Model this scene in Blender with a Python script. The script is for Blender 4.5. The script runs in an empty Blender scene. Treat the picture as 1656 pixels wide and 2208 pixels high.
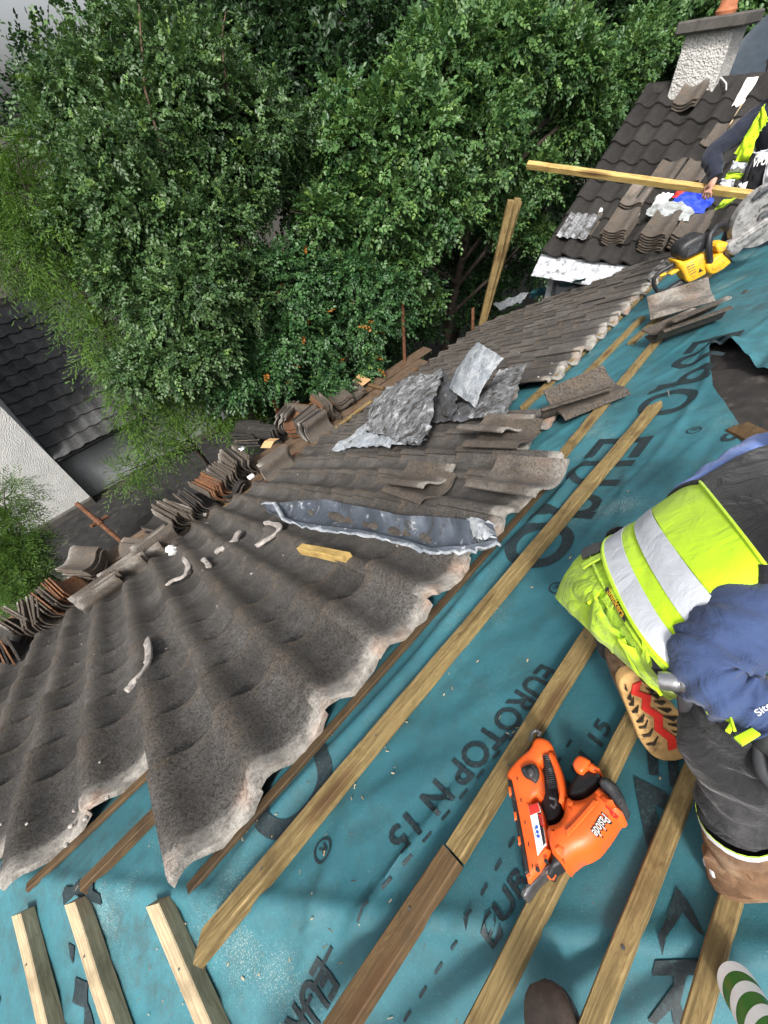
import bpy, bmesh, math, random
import numpy as np
from mathutils import Vector, Matrix

SC = bpy.context.scene
COL = SC.collection
R = math.radians

# ---------------------------------------------------------------- camera, sky, sun, exposure
TH = R(29.0)                       # pitch of the roof
CT, ST = math.cos(TH), math.sin(TH)
CAM_H = 1.15                       # camera height above the roof plane
CAM = np.array([0.0, CAM_H*ST, CAM_H*CT])
CR = np.array([[0.68225771, 0.59748013, -0.42135723],
               [-0.72303356, 0.46595831, -0.51000523],
               [-0.10838309, 0.65261042, 0.74990183]])
FPX = 834.985
cam = bpy.data.cameras.new('camera'); camo = bpy.data.objects.new('camera', cam); COL.objects.link(camo)
cam.sensor_fit = 'VERTICAL'; cam.sensor_height = 24.0; cam.lens = FPX/2208*24.0
cam.clip_start = 0.02; cam.clip_end = 9000
_m = Matrix([[*CR[i], CAM[i]] for i in range(3)] + [[0, 0, 0, 1]])
camo.matrix_world = _m
SC.camera = camo

SUN_EL, SUN_AZ = R(50), R(240)     # azimuth measured from +Y clockwise
wd = bpy.data.worlds.new('World'); SC.world = wd; wd.use_nodes = True
nt = wd.node_tree; nt.nodes.clear()
sky = nt.nodes.new('ShaderNodeTexSky'); sky.sky_type = 'NISHITA'; sky.sun_disc = False
sky.sun_elevation = SUN_EL; sky.sun_rotation = SUN_AZ
sky.air_density = 1.0; sky.dust_density = 6.0; sky.ozone_density = 1.0
hs = nt.nodes.new('ShaderNodeHueSaturation'); hs.inputs['Saturation'].default_value = 0.30
bg = nt.nodes.new('ShaderNodeBackground'); bg.inputs[1].default_value = 0.125
ow = nt.nodes.new('ShaderNodeOutputWorld')
nt.links.new(sky.outputs[0], hs.inputs['Color']); nt.links.new(hs.outputs[0], bg.inputs[0]); nt.links.new(bg.outputs[0], ow.inputs[0])
sl = bpy.data.lights.new('sun', 'SUN'); sl.energy = 2.4; sl.angle = R(10); sl.color = (1.0, 0.965, 0.91)
so = bpy.data.objects.new('sun', sl); COL.objects.link(so)
_sd = Vector((math.sin(SUN_AZ)*math.cos(SUN_EL), math.cos(SUN_AZ)*math.cos(SUN_EL), math.sin(SUN_EL)))
so.rotation_euler = _sd.to_track_quat('Z', 'Y').to_euler(); so.location = (0, 0, 30)
SC.view_settings.view_transform = 'Standard'; SC.view_settings.look = 'None'
SC.view_settings.exposure = 0.85; SC.view_settings.gamma = 1.0
SC.view_settings.use_curve_mapping = False

# ---------------------------------------------------------------- coordinates
def RP(u, d, w=0.0):               # roof coordinates: along the eaves, down the slope, off the slope
    return np.array([u, d*CT + w*ST, -d*ST + w*CT])
def ray(px, py):
    v = CR @ np.array([(px-828)/FPX, -(py-1104)/FPX, -1.0]); return v
EN = np.array([0, ST, CT])
def at(px, py, w=0.0):             # where the sight line of a measured point meets the roof, w above it
    r = ray(px, py); t = (w - CAM @ EN)/(r @ EN); return CAM + r*t
def uv(px, py, w=0.0):
    p = at(px, py, w); return p[0], p[1]*CT - p[2]*ST
def onax(px, py, ax, val):
    r = ray(px, py); t = (val-CAM[ax])/r[ax]; return CAM + r*t
def N3(v):
    v = np.asarray(v, float); return v/np.linalg.norm(v)

# ---------------------------------------------------------------- mesh helpers
class MB:
    def __init__(s): s.v = []; s.f = []; s.n = 0; s.c = []
    def add(s, V, F, col=None):
        V = np.asarray(V, float).reshape(-1, 3)
        s.v.append(V); s.f += [tuple(int(i)+s.n for i in q) for q in F]
        s.c.append(np.tile(np.array([1, 0, 0, 0.0]), (len(V), 1)) if col is None else np.broadcast_to(np.asarray(col, float), (len(V), 4)))
        s.n += len(V); return s
    def box(s, c, size, M=None, bev=0.0, col=None):
        hx, hy, hz = [k/2 for k in size]
        if bev <= 0:
            P = np.array([[x, y, z] for x in (-hx, hx) for y in (-hy, hy) for z in (-hz, hz)])
            F = [(0, 1, 3, 2), (4, 6, 7, 5), (0, 4, 5, 1), (2, 3, 7, 6), (0, 2, 6, 4), (1, 5, 7, 3)]
        else:
            b = min(bev, hx*.9, hy*.9, hz*.9); P = []; idx = {}
            for x in (-1, 1):
                for y in (-1, 1):
                    for z in (-1, 1):
                        for a in range(3):
                            q = [x*(hx-b), y*(hy-b), z*(hz-b)]; q[a] = (x*hx, y*hy, z*hz)[a]
                            idx[(x, y, z, a)] = len(P); P.append(q)
            F = []
            for a in range(3):
                o = [k for k in range(3) if k != a]
                for sg in (-1, 1):
                    f = []
                    for p, q in ((-1, -1), (1, -1), (1, 1), (-1, 1)):
                        k = [0, 0, 0]; k[a] = sg; k[o[0]] = p; k[o[1]] = q; f.append(idx[(*k, a)])
                    F.append(f)
                    b2 = o
                a1, a2 = o
                for p in (-1, 1):
                    for q in (-1, 1):
                        k0 = [0, 0, 0]; k1 = [0, 0, 0]; k0[a] = -1; k1[a] = 1
                        k0[a1] = k1[a1] = p; k0[a2] = k1[a2] = q
                        F.append((idx[(*k0, a1)], idx[(*k1, a1)], idx[(*k1, a2)], idx[(*k0, a2)]))
            for x in (-1, 1):
                for y in (-1, 1):
                    for z in (-1, 1): F.append(tuple(idx[(x, y, z, a)] for a in range(3)))
            P = np.array(P)
        if M is not None: P = P @ np.asarray(M).T
        return s.add(P + np.asarray(c), F, col)
    def tube(s, pts, rad, n=10, cap=True, up=None, sq=1.0, col=None):
        """loft rings along a path; rad: number or list of numbers or (a,b) pairs"""
        P = np.asarray(pts, float); m = len(P)
        if not hasattr(rad, '__len__'): rad = [rad]*m
        rr = [(r, r) if not hasattr(r, '__len__') else r for r in rad]
        T = np.gradient(P, axis=0); T /= np.linalg.norm(T, axis=1)[:, None] + 1e-12
        u = np.asarray(up if up is not None else ((0, 0, 1) if abs(T[0][2]) < .9 else (1, 0, 0)), float)
        V = []
        for i in range(m):
            a = u - T[i]*(u @ T[i]); a /= np.linalg.norm(a) + 1e-12
            b = np.cross(T[i], a); u = a
            for k in range(n):
                an = 2*math.pi*k/n; ca, sa = math.cos(an), math.sin(an)
                if sq != 1.0: ca = math.copysign(abs(ca)**sq, ca); sa = math.copysign(abs(sa)**sq, sa)
                V.append(P[i] + a*rr[i][0]*ca + b*rr[i][1]*sa)
        F = [(i*n+k, i*n+(k+1) % n, (i+1)*n+(k+1) % n, (i+1)*n+k) for i in range(m-1) for k in range(n)]
        if cap: F += [tuple(range(n-1, -1, -1)), tuple((m-1)*n+k for k in range(n))]
        return s.add(V, F, col)
    def prism(s, poly, O, X, Y, h, base=0.0, col=None, top=1.0):
        """polygon (x,y) in the plane O,X,Y raised by h along X x Y"""
        poly = np.asarray(poly, float); n = len(poly); X = np.asarray(X, float); Y = np.asarray(Y, float); Z = N3(np.cross(X, Y)); O = np.asarray(O, float)
        c = poly.mean(0); pt = c + (poly-c)*top
        A = O + poly[:, :1]*X + poly[:, 1:]*Y + Z*base; B = O + pt[:, :1]*X + pt[:, 1:]*Y + Z*(base+h)
        area = 0.5*np.sum(poly[:, 0]*np.roll(poly[:, 1], -1) - np.roll(poly[:, 0], -1)*poly[:, 1])
        F = [tuple(range(n-1, -1, -1)), tuple(range(n, 2*n))] + [(i, (i+1) % n, n+(i+1) % n, n+i) for i in range(n)]
        if area < 0: F = [tuple(reversed(f)) for f in F]
        return s.add(np.vstack([A, B]), F, col)
    def lathe(s, prof, O, A, n=20, col=None):
        A = N3(A); x = N3(np.cross(A, (0.3, 0.9, 0.2))); y = np.cross(A, x); O = np.asarray(O, float)
        V = [O + A*h + (x*math.cos(2*math.pi*k/n) + y*math.sin(2*math.pi*k/n))*max(r, 1e-4) for r, h in prof for k in range(n)]
        m = len(prof); F = [(i*n+k, i*n+(k+1) % n, (i+1)*n+(k+1) % n, (i+1)*n+k) for i in range(m-1) for k in range(n)]
        F += [tuple(range(n-1, -1, -1)), tuple((m-1)*n+k for k in range(n))]
        return s.add(V, F, col)
    def sheet(s, G, th=0.0, col=None):
        """grid of points (m,n,3); th > 0 makes it a solid sheet"""
        G = np.asarray(G, float); m, n = G.shape[:2]; V = G.reshape(-1, 3)
        F = [(i*n+j, (i+1)*n+j, (i+1)*n+j+1, i*n+j+1) for i in range(m-1) for j in range(n-1)]
        if th > 0:
            du = np.gradient(G, axis=0); dv = np.gradient(G, axis=1); nn = np.cross(du, dv); nn /= np.linalg.norm(nn, axis=2)[..., None] + 1e-12
            B = (G - nn*th).reshape(-1, 3); o = m*n
            F2 = [tuple(o+i for i in reversed(f)) for f in F]
            e = [i*n for i in range(m)] + [(m-1)*n+j for j in range(1, n)] + [i*n+n-1 for i in range(m-2, -1, -1)] + [j for j in range(n-2, 0, -1)]
            F3 = [(e[k], o+e[k], o+e[(k+1) % len(e)], e[(k+1) % len(e)]) for k in range(len(e))]
            F3 = [tuple(reversed(f)) for f in F3]
            V = np.vstack([V, B]); F = F + F2 + F3
            if col is not None and np.asarray(col).ndim > 1: col = np.vstack([np.asarray(col).reshape(-1, 4)]*2)
        elif col is not None and np.asarray(col).ndim > 1: col = np.asarray(col).reshape(-1, 4)
        return s.add(V, F, col)
    def build(s, name, mat, parent=None, smooth=35, mesh_only=False):
        V = np.vstack(s.v).astype(np.float32)
        if parent is not None: V = V - np.array(parent.location, np.float32)
        me = bpy.data.meshes.new(name); me.from_pydata(V.tolist(), [], s.f)
        ca = me.color_attributes.new('tint', 'FLOAT_COLOR', 'POINT'); ca.data.foreach_set('color', np.vstack(s.c).astype(np.float32).ravel())
        if smooth:
            me.polygons.foreach_set('use_smooth', [True]*len(me.polygons)); me.set_sharp_from_angle(angle=R(smooth))
        me.materials.append(mat); me.update()
        if mesh_only: return me
        return link(name, me, parent)
def link(name, me, parent=None):
    o = bpy.data.objects.new(name, me); COL.objects.link(o)
    if parent is not None: o.parent = parent
    return o
def tag(o, label=None, cat=None, group=None, kind=None):
    if label: o['label'] = label
    if cat: o['category'] = cat
    if group: o['group'] = group
    if kind or label and cat: o['kind'] = kind or 'thing'
    return o
def thing(name, label, cat, loc=(0, 0, 0), group=None):
    o = bpy.data.objects.new(name, None); COL.objects.link(o); o.location = tuple(float(k) for k in loc)
    o.empty_display_size = 0.1
    return tag(o, label, cat, group)
def copy_tree(o, parent=None):
    c = o.copy(); COL.objects.link(c)
    if parent is not None: c.parent = parent
    for ch in list(o.children): copy_tree(ch, c)
    return c
def frame(o, origin, X, Y):        # place an object whose local axes are X, Y, X x Y
    X = N3(X); Y = np.asarray(Y, float); Y = N3(Y - X*(X @ Y)); Z = np.cross(X, Y)
    o.matrix_world = Matrix([[X[i], Y[i], Z[i], float(origin[i])] for i in range(3)] + [[0, 0, 0, 1]])
    return o
rng = np.random.default_rng(11)
def _hash(ix, iy, seed):
    h = (ix*374761393 + iy*668265263 + seed*974711) & 0xffffffff
    h = ((h ^ (h >> 13))*1274126177) & 0xffffffff
    return ((h ^ (h >> 16)) & 0xffff)/65535.0
def vn(x, y, seed=0):              # value noise, -1..1
    x = np.asarray(x, float); y = np.asarray(y, float)
    ix = np.floor(x).astype(np.int64); iy = np.floor(y).astype(np.int64); fx = x-ix; fy = y-iy
    fx = fx*fx*(3-2*fx); fy = fy*fy*(3-2*fy)
    a = _hash(ix, iy, seed); b = _hash(ix+1, iy, seed); c = _hash(ix, iy+1, seed); d = _hash(ix+1, iy+1, seed)
    return (a*(1-fx)*(1-fy) + b*fx*(1-fy) + c*(1-fx)*fy + d*fx*fy)*2-1
def fbm(x, y, seed=0, o=3):
    return sum(vn(x*2**k, y*2**k, seed+k)*0.5**k for k in range(o))
def text2d(body, bold=0.0, shear=0.0):
    """flat text as (verts, tris), cap height 1, starting at x = 0"""
    cu = bpy.data.curves.new('t', 'FONT'); cu.body = body; cu.size = 1.0; cu.offset = bold; cu.shear = shear; cu.resolution_u = 3; cu.fill_mode = 'FRONT' if hasattr(cu, 'fill_mode') else cu.fill_mode
    cu.dimensions = '2D'
    o = bpy.data.objects.new('t', cu); COL.objects.link(o)
    bpy.context.view_layer.update(); dg = bpy.context.evaluated_depsgraph_get()
    me = bpy.data.meshes.new_from_object(o.evaluated_get(dg))
    bm = bmesh.new(); bm.from_mesh(me); bmesh.ops.remove_doubles(bm, verts=bm.verts, dist=1e-5); bmesh.ops.triangulate(bm, faces=bm.faces)
    bm.normal_update()
    for f in bm.faces:
        if f.normal.z < 0: f.normal_flip()
    V = np.array([v.co[:] for v in bm.verts]); F = [[v.index for v in f.verts] for f in bm.faces]
    bm.free(); bpy.data.meshes.remove(me); bpy.data.objects.remove(o); bpy.data.curves.remove(cu)
    V = V[:, :2]; V[:, 0] -= V[:, 0].min(); h = V[:, 1].max() - min(0, V[:, 1].min()); V /= 0.69
    return V, F
def fine(V, F, maxlen):
    bm = bmesh.new(); vs = [bm.verts.new((*p, 0)) for p in V]
    for f in F:
        try: bm.faces.new([vs[i] for i in f])
        except ValueError: pass
    for _ in range(7):
        es = [e for e in bm.edges if e.calc_length() > maxlen]
        if not es: break
        bmesh.ops.subdivide_edges(bm, edges=es, cuts=1); bmesh.ops.triangulate(bm, faces=[f for f in bm.faces if len(f.verts) > 3])
    bm.verts.index_update(); bm.normal_update()
    V2 = np.array([v.co[:2] for v in bm.verts]); F2 = [[v.index for v in (f.verts if f.normal.z >= 0 else reversed(f.verts))] for f in bm.faces]; bm.free()
    return V2, F2

# ---------------------------------------------------------------- materials
class NT:
    def __init__(s, name):
        s.m = bpy.data.materials.new(name); s.m.use_nodes = True; s.t = s.m.node_tree; s.t.nodes.clear()
        s.out = s.n('ShaderNodeOutputMaterial'); s.b = s.n('ShaderNodeBsdfPrincipled'); s.l(s.b.outputs[0], s.out.inputs[0])
        s.tc = s.n('ShaderNodeTexCoord')
    def n(s, t): return s.t.nodes.new(t)
    def l(s, a, b): s.t.links.new(a, b)
    def inp(s, sock, v):
        if hasattr(v, 'is_linked') or hasattr(v, 'links'): s.l(v, sock)
        elif v is not None:
            sock.default_value = (*v, 1.0) if (hasattr(v, '__len__') and len(v) == 3 and sock.type == 'RGBA') else v
    def co(s, scale=(1, 1, 1), src='Object', rot=(0, 0, 0)):
        mp = s.n('ShaderNodeMapping'); mp.inputs['Scale'].default_value = scale; mp.inputs['Rotation'].default_value = rot; s.l(s.tc.outputs[src], mp.inputs[0]); return mp.outputs[0]
    def noise(s, scale, detail=4, rough=0.55, co=None, dist=0.0):
        q = s.n('ShaderNodeTexNoise'); q.inputs['Scale'].default_value = scale; q.inputs['Detail'].default_value = detail
        q.inputs['Roughness'].default_value = rough; q.inputs['Distortion'].default_value = dist
        s.l(co if co is not None else s.tc.outputs['Object'], q.inputs['Vector']); return q.outputs['Fac']
    def vor(s, scale, co=None, out='Distance', rnd=1.0):
        q = s.n('ShaderNodeTexVoronoi'); q.inputs['Scale'].default_value = scale; q.inputs['Randomness'].default_value = rnd
        s.l(co if co is not None else s.tc.outputs['Object'], q.inputs['Vector']); return q.outputs[out]
    def ramp(s, f, stops):
        q = s.n('ShaderNodeValToRGB'); s.l(f, q.inputs[0]); e = q.color_ramp.elements
        while len(e) < len(stops): e.new(0.5)
        for k, (p, c) in zip(e, stops): k.position = p; k.color = (*c, 1) if hasattr(c, '__len__') else (c, c, c, 1)
        return q.outputs[0]
    def mix(s, f, a, b, mode='MIX'):
        q = s.n('ShaderNodeMix'); q.data_type = 'RGBA'; q.blend_type = mode; s.inp(q.inputs[0], f); s.inp(q.inputs[6], a); s.inp(q.inputs[7], b); return q.outputs[2]
    def math(s, op, a, b=0.0, clamp=False):
        q = s.n('ShaderNodeMath'); q.operation = op; q.use_clamp = clamp; s.inp(q.inputs[0], a); s.inp(q.inputs[1], b); return q.outputs[0]
    def attr(s, name='tint'):
        q = s.n('ShaderNodeAttribute'); q.attribute_name = name; return q
    def sep(s, c):
        q = s.n('ShaderNodeSeparateColor'); s.l(c, q.inputs[0]); return q.outputs
    def bump(s, h, st=0.4, dist=0.01, nrm=None):
        q = s.n('ShaderNodeBump'); q.inputs['Strength'].default_value = st; q.inputs['Distance'].default_value = dist; s.l(h, q.inputs['Height'])
        if nrm is not None: s.l(nrm, q.inputs['Normal'])
        s.l(q.outputs[0], s.b.inputs['Normal']); return q.outputs[0]
    def fin(s, col, rough=0.7, metal=0.0, spec=0.4):
        s.inp(s.b.inputs['Base Color'], col); s.inp(s.b.inputs['Roughness'], rough); s.inp(s.b.inputs['Metallic'], metal); s.b.inputs['Specular IOR Level'].default_value = spec
        return s.m
def plain(name, col, rough=0.6, metal=0.0, var=0.25, scale=18, bump=0.0, bscale=60, spec=0.4, dirt=None, dirtamt=0.5, dscale=7):
    t = NT(name); f = t.noise(scale, 5, 0.6)
    c = t.mix(t.ramp(f, [(0.3, 0.0), (0.7, 1.0)]), tuple(k*(1-var) for k in col), tuple(min(1, k*(1+var)) for k in col))
    if dirt is not None:
        g = t.noise(dscale, 6, 0.7); c = t.mix(t.ramp(g, [(0.62-dirtamt*0.25, 0.0), (0.78-dirtamt*0.25, 1.0)]), c, dirt)
    if bump > 0: t.bump(t.noise(bscale, 4, 0.6), bump, 0.004)
    return t.fin(c, rough, metal, spec)
M = {}
def mat_tile(name, base, lime=(0.37, 0.345, 0.31), moss=(0.088, 0.079, 0.066), grit=0.5, crest=(0.20, 0.155, 0.115)):
    t = NT(name); an = t.attr(); a = t.sep(an.outputs['Color'])
    big = t.noise(3.2, 5, 0.6); mid = t.noise(22, 6, 0.7); fin_ = t.noise(330, 3, 0.75)
    c = t.mix(t.ramp(big, [(0.35, 0.0), (0.65, 1.0)]), tuple(k*0.72 for k in base), tuple(k*1.3 for k in base))
    c = t.mix(t.ramp(mid, [(0.42, 0.0), (0.62, 0.75)]), c, moss)
    c = t.mix(t.ramp(t.noise(8.5, 7, 0.75), [(0.47, 0.0), (0.66, 0.72)]), c, tuple(k*0.42 for k in base))
    c = t.mix(t.ramp(fin_, [(0.36, 0.85), (0.5, 0.0)]), c, tuple(k*0.35 for k in base))
    c = t.mix(t.ramp(fin_, [(0.57, 0.0), (0.72, grit)]), c, (0.42, 0.38, 0.35))
    c = t.mix(1.0, c, t.attr('tint').outputs['Color'], 'MIX') if False else t.mix(1.0, c, t.ramp(a[0], [(0.0, 0.45), (1.0, 1.35)]), 'MULTIPLY')
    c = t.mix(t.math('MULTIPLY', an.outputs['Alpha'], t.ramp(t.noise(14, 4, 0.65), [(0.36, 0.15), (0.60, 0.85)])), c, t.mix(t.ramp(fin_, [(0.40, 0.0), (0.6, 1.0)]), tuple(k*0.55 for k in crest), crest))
    lm = t.math('MULTIPLY', a[1], t.ramp(t.noise(9, 6, 0.75), [(0.28, 0.45), (0.46, 1.0)]))
    lcol = t.mix(t.ramp(t.noise(16, 6, 0.7), [(0.36, 0.0), (0.60, 1.0)]), tuple(k*0.48 for k in lime), lime)
    lcol = t.mix(t.ramp(t.noise(5, 3, 0.5), [(0.52, 0.0), (0.7, 0.55)]), lcol, (0.36, 0.19, 0.11))
    c = t.mix(lm, c, lcol)
    tc = t.mix(t.ramp(t.noise(40, 4, 0.6), [(0.4, 0.0), (0.6, 1.0)]), (0.20, 0.075, 0.03), (0.30, 0.14, 0.06))
    c = t.mix(a[2], c, tc)
    pit = t.ramp(t.noise(95, 5, 0.75), [(0.36, 1.0), (0.48, 0.0)]); c = t.mix(t.math('MULTIPLY', t.math('MULTIPLY', pit, t.math('SUBTRACT', 1.0, a[1], True)), 0.7), c, tuple(k*0.25 for k in base))
    spk = t.ramp(t.vor(170), [(0.10, 1.0), (0.20, 0.0)]); c = t.mix(t.math('MULTIPLY', spk, t.ramp(t.noise(60, 2, 0.5), [(0.52, 0.0), (0.60, grit)])), c, (0.40, 0.37, 0.34))
    h = t.math('ADD', t.math('MULTIPLY', fin_, 0.9), t.math('ADD', t.math('MULTIPLY', t.noise(70, 6, 0.75), 1.6), t.math('MULTIPLY', pit, -0.8)))
    h = t.math('MULTIPLY', h, t.math('SUBTRACT', 1.0, t.math('MULTIPLY', lm, 0.72))); t.bump(h, 1.0, 0.007)
    M[name] = t.fin(c, t.ramp(fin_, [(0.3, 0.95), (0.7, 0.62)]), 0, 0.3)
mat_tile('concrete_tile', (0.122, 0.115, 0.110))
mat_tile('dark_tile', (0.030, 0.028, 0.027), crest=(0.055, 0.050, 0.046), lime=(0.35, 0.33, 0.30), moss=(0.042, 0.036, 0.030), grit=0.3)
mat_tile('grey_tile', (0.110, 0.113, 0.118), crest=(0.13, 0.13, 0.13), moss=(0.045, 0.042, 0.036), grit=0.15)
def mat_wood(name, a, b, knot=(0.10, 0.05, 0.02), dark=0.0, ksc=2.3, grain=1.0):
    t = NT(name); g = t.co((1.6, 42, 42)); g2 = t.co((5, 160, 160)); wob = t.noise(2.2, 3, 0.5, t.co((1.2, 8, 8)))
    ad = t.n('ShaderNodeVectorMath'); ad.operation = 'ADD'; t.l(g, ad.inputs[0]); cx = t.n('ShaderNodeCombineXYZ'); t.l(t.math('MULTIPLY', wob, 6.0), cx.inputs[1]); t.l(t.math('MULTIPLY', wob, 6.0), cx.inputs[2]); t.l(cx.outputs[0], ad.inputs[1])
    gr = t.noise(1.0, 5, 0.6, ad.outputs[0]); fi = t.noise(1.0, 3, 0.6, g2)
    c = t.mix(t.ramp(gr, [(0.36, 0.0), (0.50, 0.6), (0.56, 0.25), (0.68, 1.0)]), a, b)
    c = t.mix(t.ramp(fi, [(0.3, 0.55), (0.55, 0.0)]), c, tuple(k*0.45 for k in a))
    kn = t.vor(1.0, t.co((ksc, 10, 10)))
    c = t.mix(t.ramp(kn, [(0.06, 1.0), (0.20, 0.6), (0.30, 0.0)]), c, knot)
    c = t.mix(t.ramp(t.noise(7, 5, 0.65), [(0.48, 0.0), (0.72, 0.65)]), c, tuple(k*0.5 for k in a))
    if dark: c = t.mix(dark, c, (0.035, 0.024, 0.016))
    t.bump(t.math('ADD', gr, t.math('MULTIPLY', fi, 0.6)), 0.35*grain, 0.004)
    M[name] = t.fin(c, 0.72, 0, 0.3)
mat_wood('batten_wood', (0.145, 0.095, 0.036), (0.36, 0.265, 0.115), grain=1.6)
mat_wood('new_wood', (0.36, 0.23, 0.07), (0.60, 0.44, 0.17), ksc=1.5)
mat_wood('pale_wood', (0.33, 0.25, 0.15), (0.56, 0.46, 0.30))
mat_wood('old_wood', (0.075, 0.045, 0.022), (0.17, 0.105, 0.045))
mat_wood('shadowed_wood', (0.045, 0.028, 0.015), (0.11, 0.07, 0.032))  # batten brown with the shade under the tile heads put into the colour
mat_wood('board_wood', (0.085, 0.055, 0.035), (0.17, 0.12, 0.08), grain=1.6)
def mat_membrane():
    t = NT('membrane_cloth'); big = t.noise(1.7, 5, 0.6); fib = t.noise(420, 2, 0.7); med = t.noise(38, 6, 0.7)
    c = t.mix(t.ramp(big, [(0.34, 0.0), (0.66, 1.0)]), (0.024, 0.108, 0.134), (0.046, 0.178, 0.212))
    c = t.mix(t.ramp(t.noise(6.5, 6, 0.75), [(0.46, 0.0), (0.70, 0.75)]), c, (0.034, 0.075, 0.080))
    c = t.mix(t.ramp(fib, [(0.35, 0.35), (0.55, 0.0)]), c, (0.010, 0.060, 0.075))
    c = t.mix(t.ramp(t.noise(150, 3, 0.8), [(0.64, 0.0), (0.72, 0.45)]), c, (0.22, 0.30, 0.29))
    c = t.mix(t.ramp(t.math('MULTIPLY', t.noise(240, 3, 0.85), t.noise(2.5, 2, 0.5)), [(0.365, 0.0), (0.41, 0.6)]), c, (0.36, 0.42, 0.38))
    c = t.mix(t.ramp(t.math('MULTIPLY', t.noise(11, 8, 0.85), t.noise(1.4, 2, 0.5)), [(0.29, 0.0), (0.42, 0.55)]), c, (0.045, 0.04, 0.03))
    h = t.math('ADD', t.math('MULTIPLY', fib, 0.25), t.math('MULTIPLY', med, 0.8)); t.bump(h, 0.4, 0.004)
    M['membrane'] = t.fin(c, 0.62, 0, 0.35)
mat_membrane()
def mat_ink():
    t = NT('print_ink'); c = t.mix(t.ramp(t.noise(120, 4, 0.8), [(0.5, 0.0), (0.68, 0.6)]), (0.012, 0.020, 0.024), (0.035, 0.085, 0.095))
    t.bump(t.noise(420, 2, 0.7), 0.2, 0.003); M['ink'] = t.fin(c, 0.55, 0, 0.35)
mat_ink()
def mat_lead(name, base=(0.20, 0.21, 0.225), white=0.5, dirt=0.5):
    t = NT(name); c = t.mix(t.ramp(t.noise(6, 5, 0.6), [(0.3, 0.0), (0.7, 1.0)]), tuple(k*0.6 for k in base), tuple(k*1.35 for k in base))
    w = t.ramp(t.noise(11, 7, 0.8, t.co((1, 1, 1)), 0.6), [(0.62-white*0.2, 0.0), (0.72-white*0.15, 1.0)])
    c = t.mix(w, c, (0.44, 0.455, 0.47))
    d = t.ramp(t.noise(8, 8, 0.85, None, 0.4), [(0.66-dirt*0.25, 0.0), (0.74-dirt*0.22, 1.0)])
    c = t.mix(d, c, (0.04, 0.036, 0.032)); t.bump(t.noise(22, 5, 0.6), 0.12, 0.005)
    M[name] = t.fin(c, t.ramp(t.noise(30, 3, 0.6), [(0.3, 0.55), (0.7, 0.85)]), 0.08, 0.4)
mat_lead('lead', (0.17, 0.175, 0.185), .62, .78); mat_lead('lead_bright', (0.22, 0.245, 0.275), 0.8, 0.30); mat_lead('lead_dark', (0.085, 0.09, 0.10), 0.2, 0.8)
def mat_harl(name, col, sc=38, st=0.9, dirt=0.35):
    t = NT(name); c = t.mix(t.ramp(t.noise(2.3, 6, 0.7), [(0.35, 0.0), (0.7, 1.0)]), tuple(k*0.75 for k in col), col)
    c = t.mix(t.ramp(t.vor(sc*1.3), [(0.0, dirt), (0.25, 0.0)]), c, tuple(k*0.4 for k in col))
    t.bump(t.math('ADD', t.noise(sc, 4, 0.7), t.math('MULTIPLY', t.vor(sc*1.3), 0.8)), st, 0.02)
    M[name] = t.fin(c, 0.9, 0, 0.2)
mat_harl('white_harl', (0.70, 0.70, 0.68), 46, 1.0, 0.3); mat_harl('grey_harl', (0.34, 0.355, 0.365), 60, 0.5, 0.5); mat_harl('chimney_harl', (0.56, 0.545, 0.52), 30, 1.2, 0.75)
M['asphalt'] = plain('asphalt', (0.020, 0.0195, 0.019), 0.85, 0, 0.45, 5, 0.5, 50, 0.3, (0.075, 0.07, 0.06), 0.25, 3)
M['soil'] = plain('soil', (0.030, 0.026, 0.020), 0.95, 0, 0.4, 4, 0.6, 20)
M['kerb'] = plain('kerb', (0.07, 0.065, 0.058), 0.9, 0, 0.35, 8, 0.5, 50)
M['mortar'] = plain('mortar', (0.33, 0.30, 0.275), 0.9, 0, 0.35, 26, 0.8, 90, 0.3, (0.13, 0.11, 0.10), 0.35, 22)
M['debris'] = plain('moss_debris', (0.20, 0.13, 0.06), 0.95, 0, 0.5, 60, 1.0, 120, 0.2, (0.06, 0.045, 0.025), 0.5, 30)
M['felt'] = plain('old_felt', (0.026, 0.022, 0.020), 0.8, 0, 0.5, 9, 0.8, 40, 0.4, (0.10, 0.085, 0.075), 0.25, 9)
M['rust'] = plain('rust', (0.15, 0.065, 0.032), 0.85, 0.2, 0.45, 40, 0.6, 120, 0.4, (0.05, 0.025, 0.015), 0.5, 20)
M['steel'] = plain('steel', (0.42, 0.42, 0.43), 0.33, 0.9, 0.25, 30, 0.15, 80, 0.5, (0.10, 0.09, 0.08), 0.3, 25)
M['steel_dark'] = plain('steel_dark', (0.12, 0.12, 0.125), 0.42, 0.7, 0.3, 30, 0.15, 80, 0.5, (0.30, 0.29, 0.28), 0.35, 20)
M['dusty_metal'] = plain('dusty_metal', (0.26, 0.255, 0.25), 0.7, 0.3, 0.35, 22, 0.4, 70, 0.4, (0.06, 0.058, 0.055), 0.45, 24)
M['orange'] = plain('orange_plastic', (0.80, 0.115, 0.016), 0.42, 0, 0.10, 9, 0.12, 160, 0.45, (0.34, 0.10, 0.045), 0.32, 22)
M['black_plastic'] = plain('black_plastic', (0.016, 0.016, 0.018), 0.48, 0, 0.3, 14, 0.2, 130, 0.45, (0.07, 0.07, 0.072), 0.3, 14)
M['grey_plastic'] = plain('grey_plastic', (0.045, 0.047, 0.052), 0.55, 0, 0.25, 14, 0.2, 130, 0.4, (0.12, 0.12, 0.125), 0.25, 18)
M['yellow'] = plain('yellow_plastic', (0.72, 0.39, 0.02), 0.5, 0, 0.15, 10, 0.15, 120, 0.4, (0.30, 0.22, 0.10), 0.35, 28)
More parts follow.
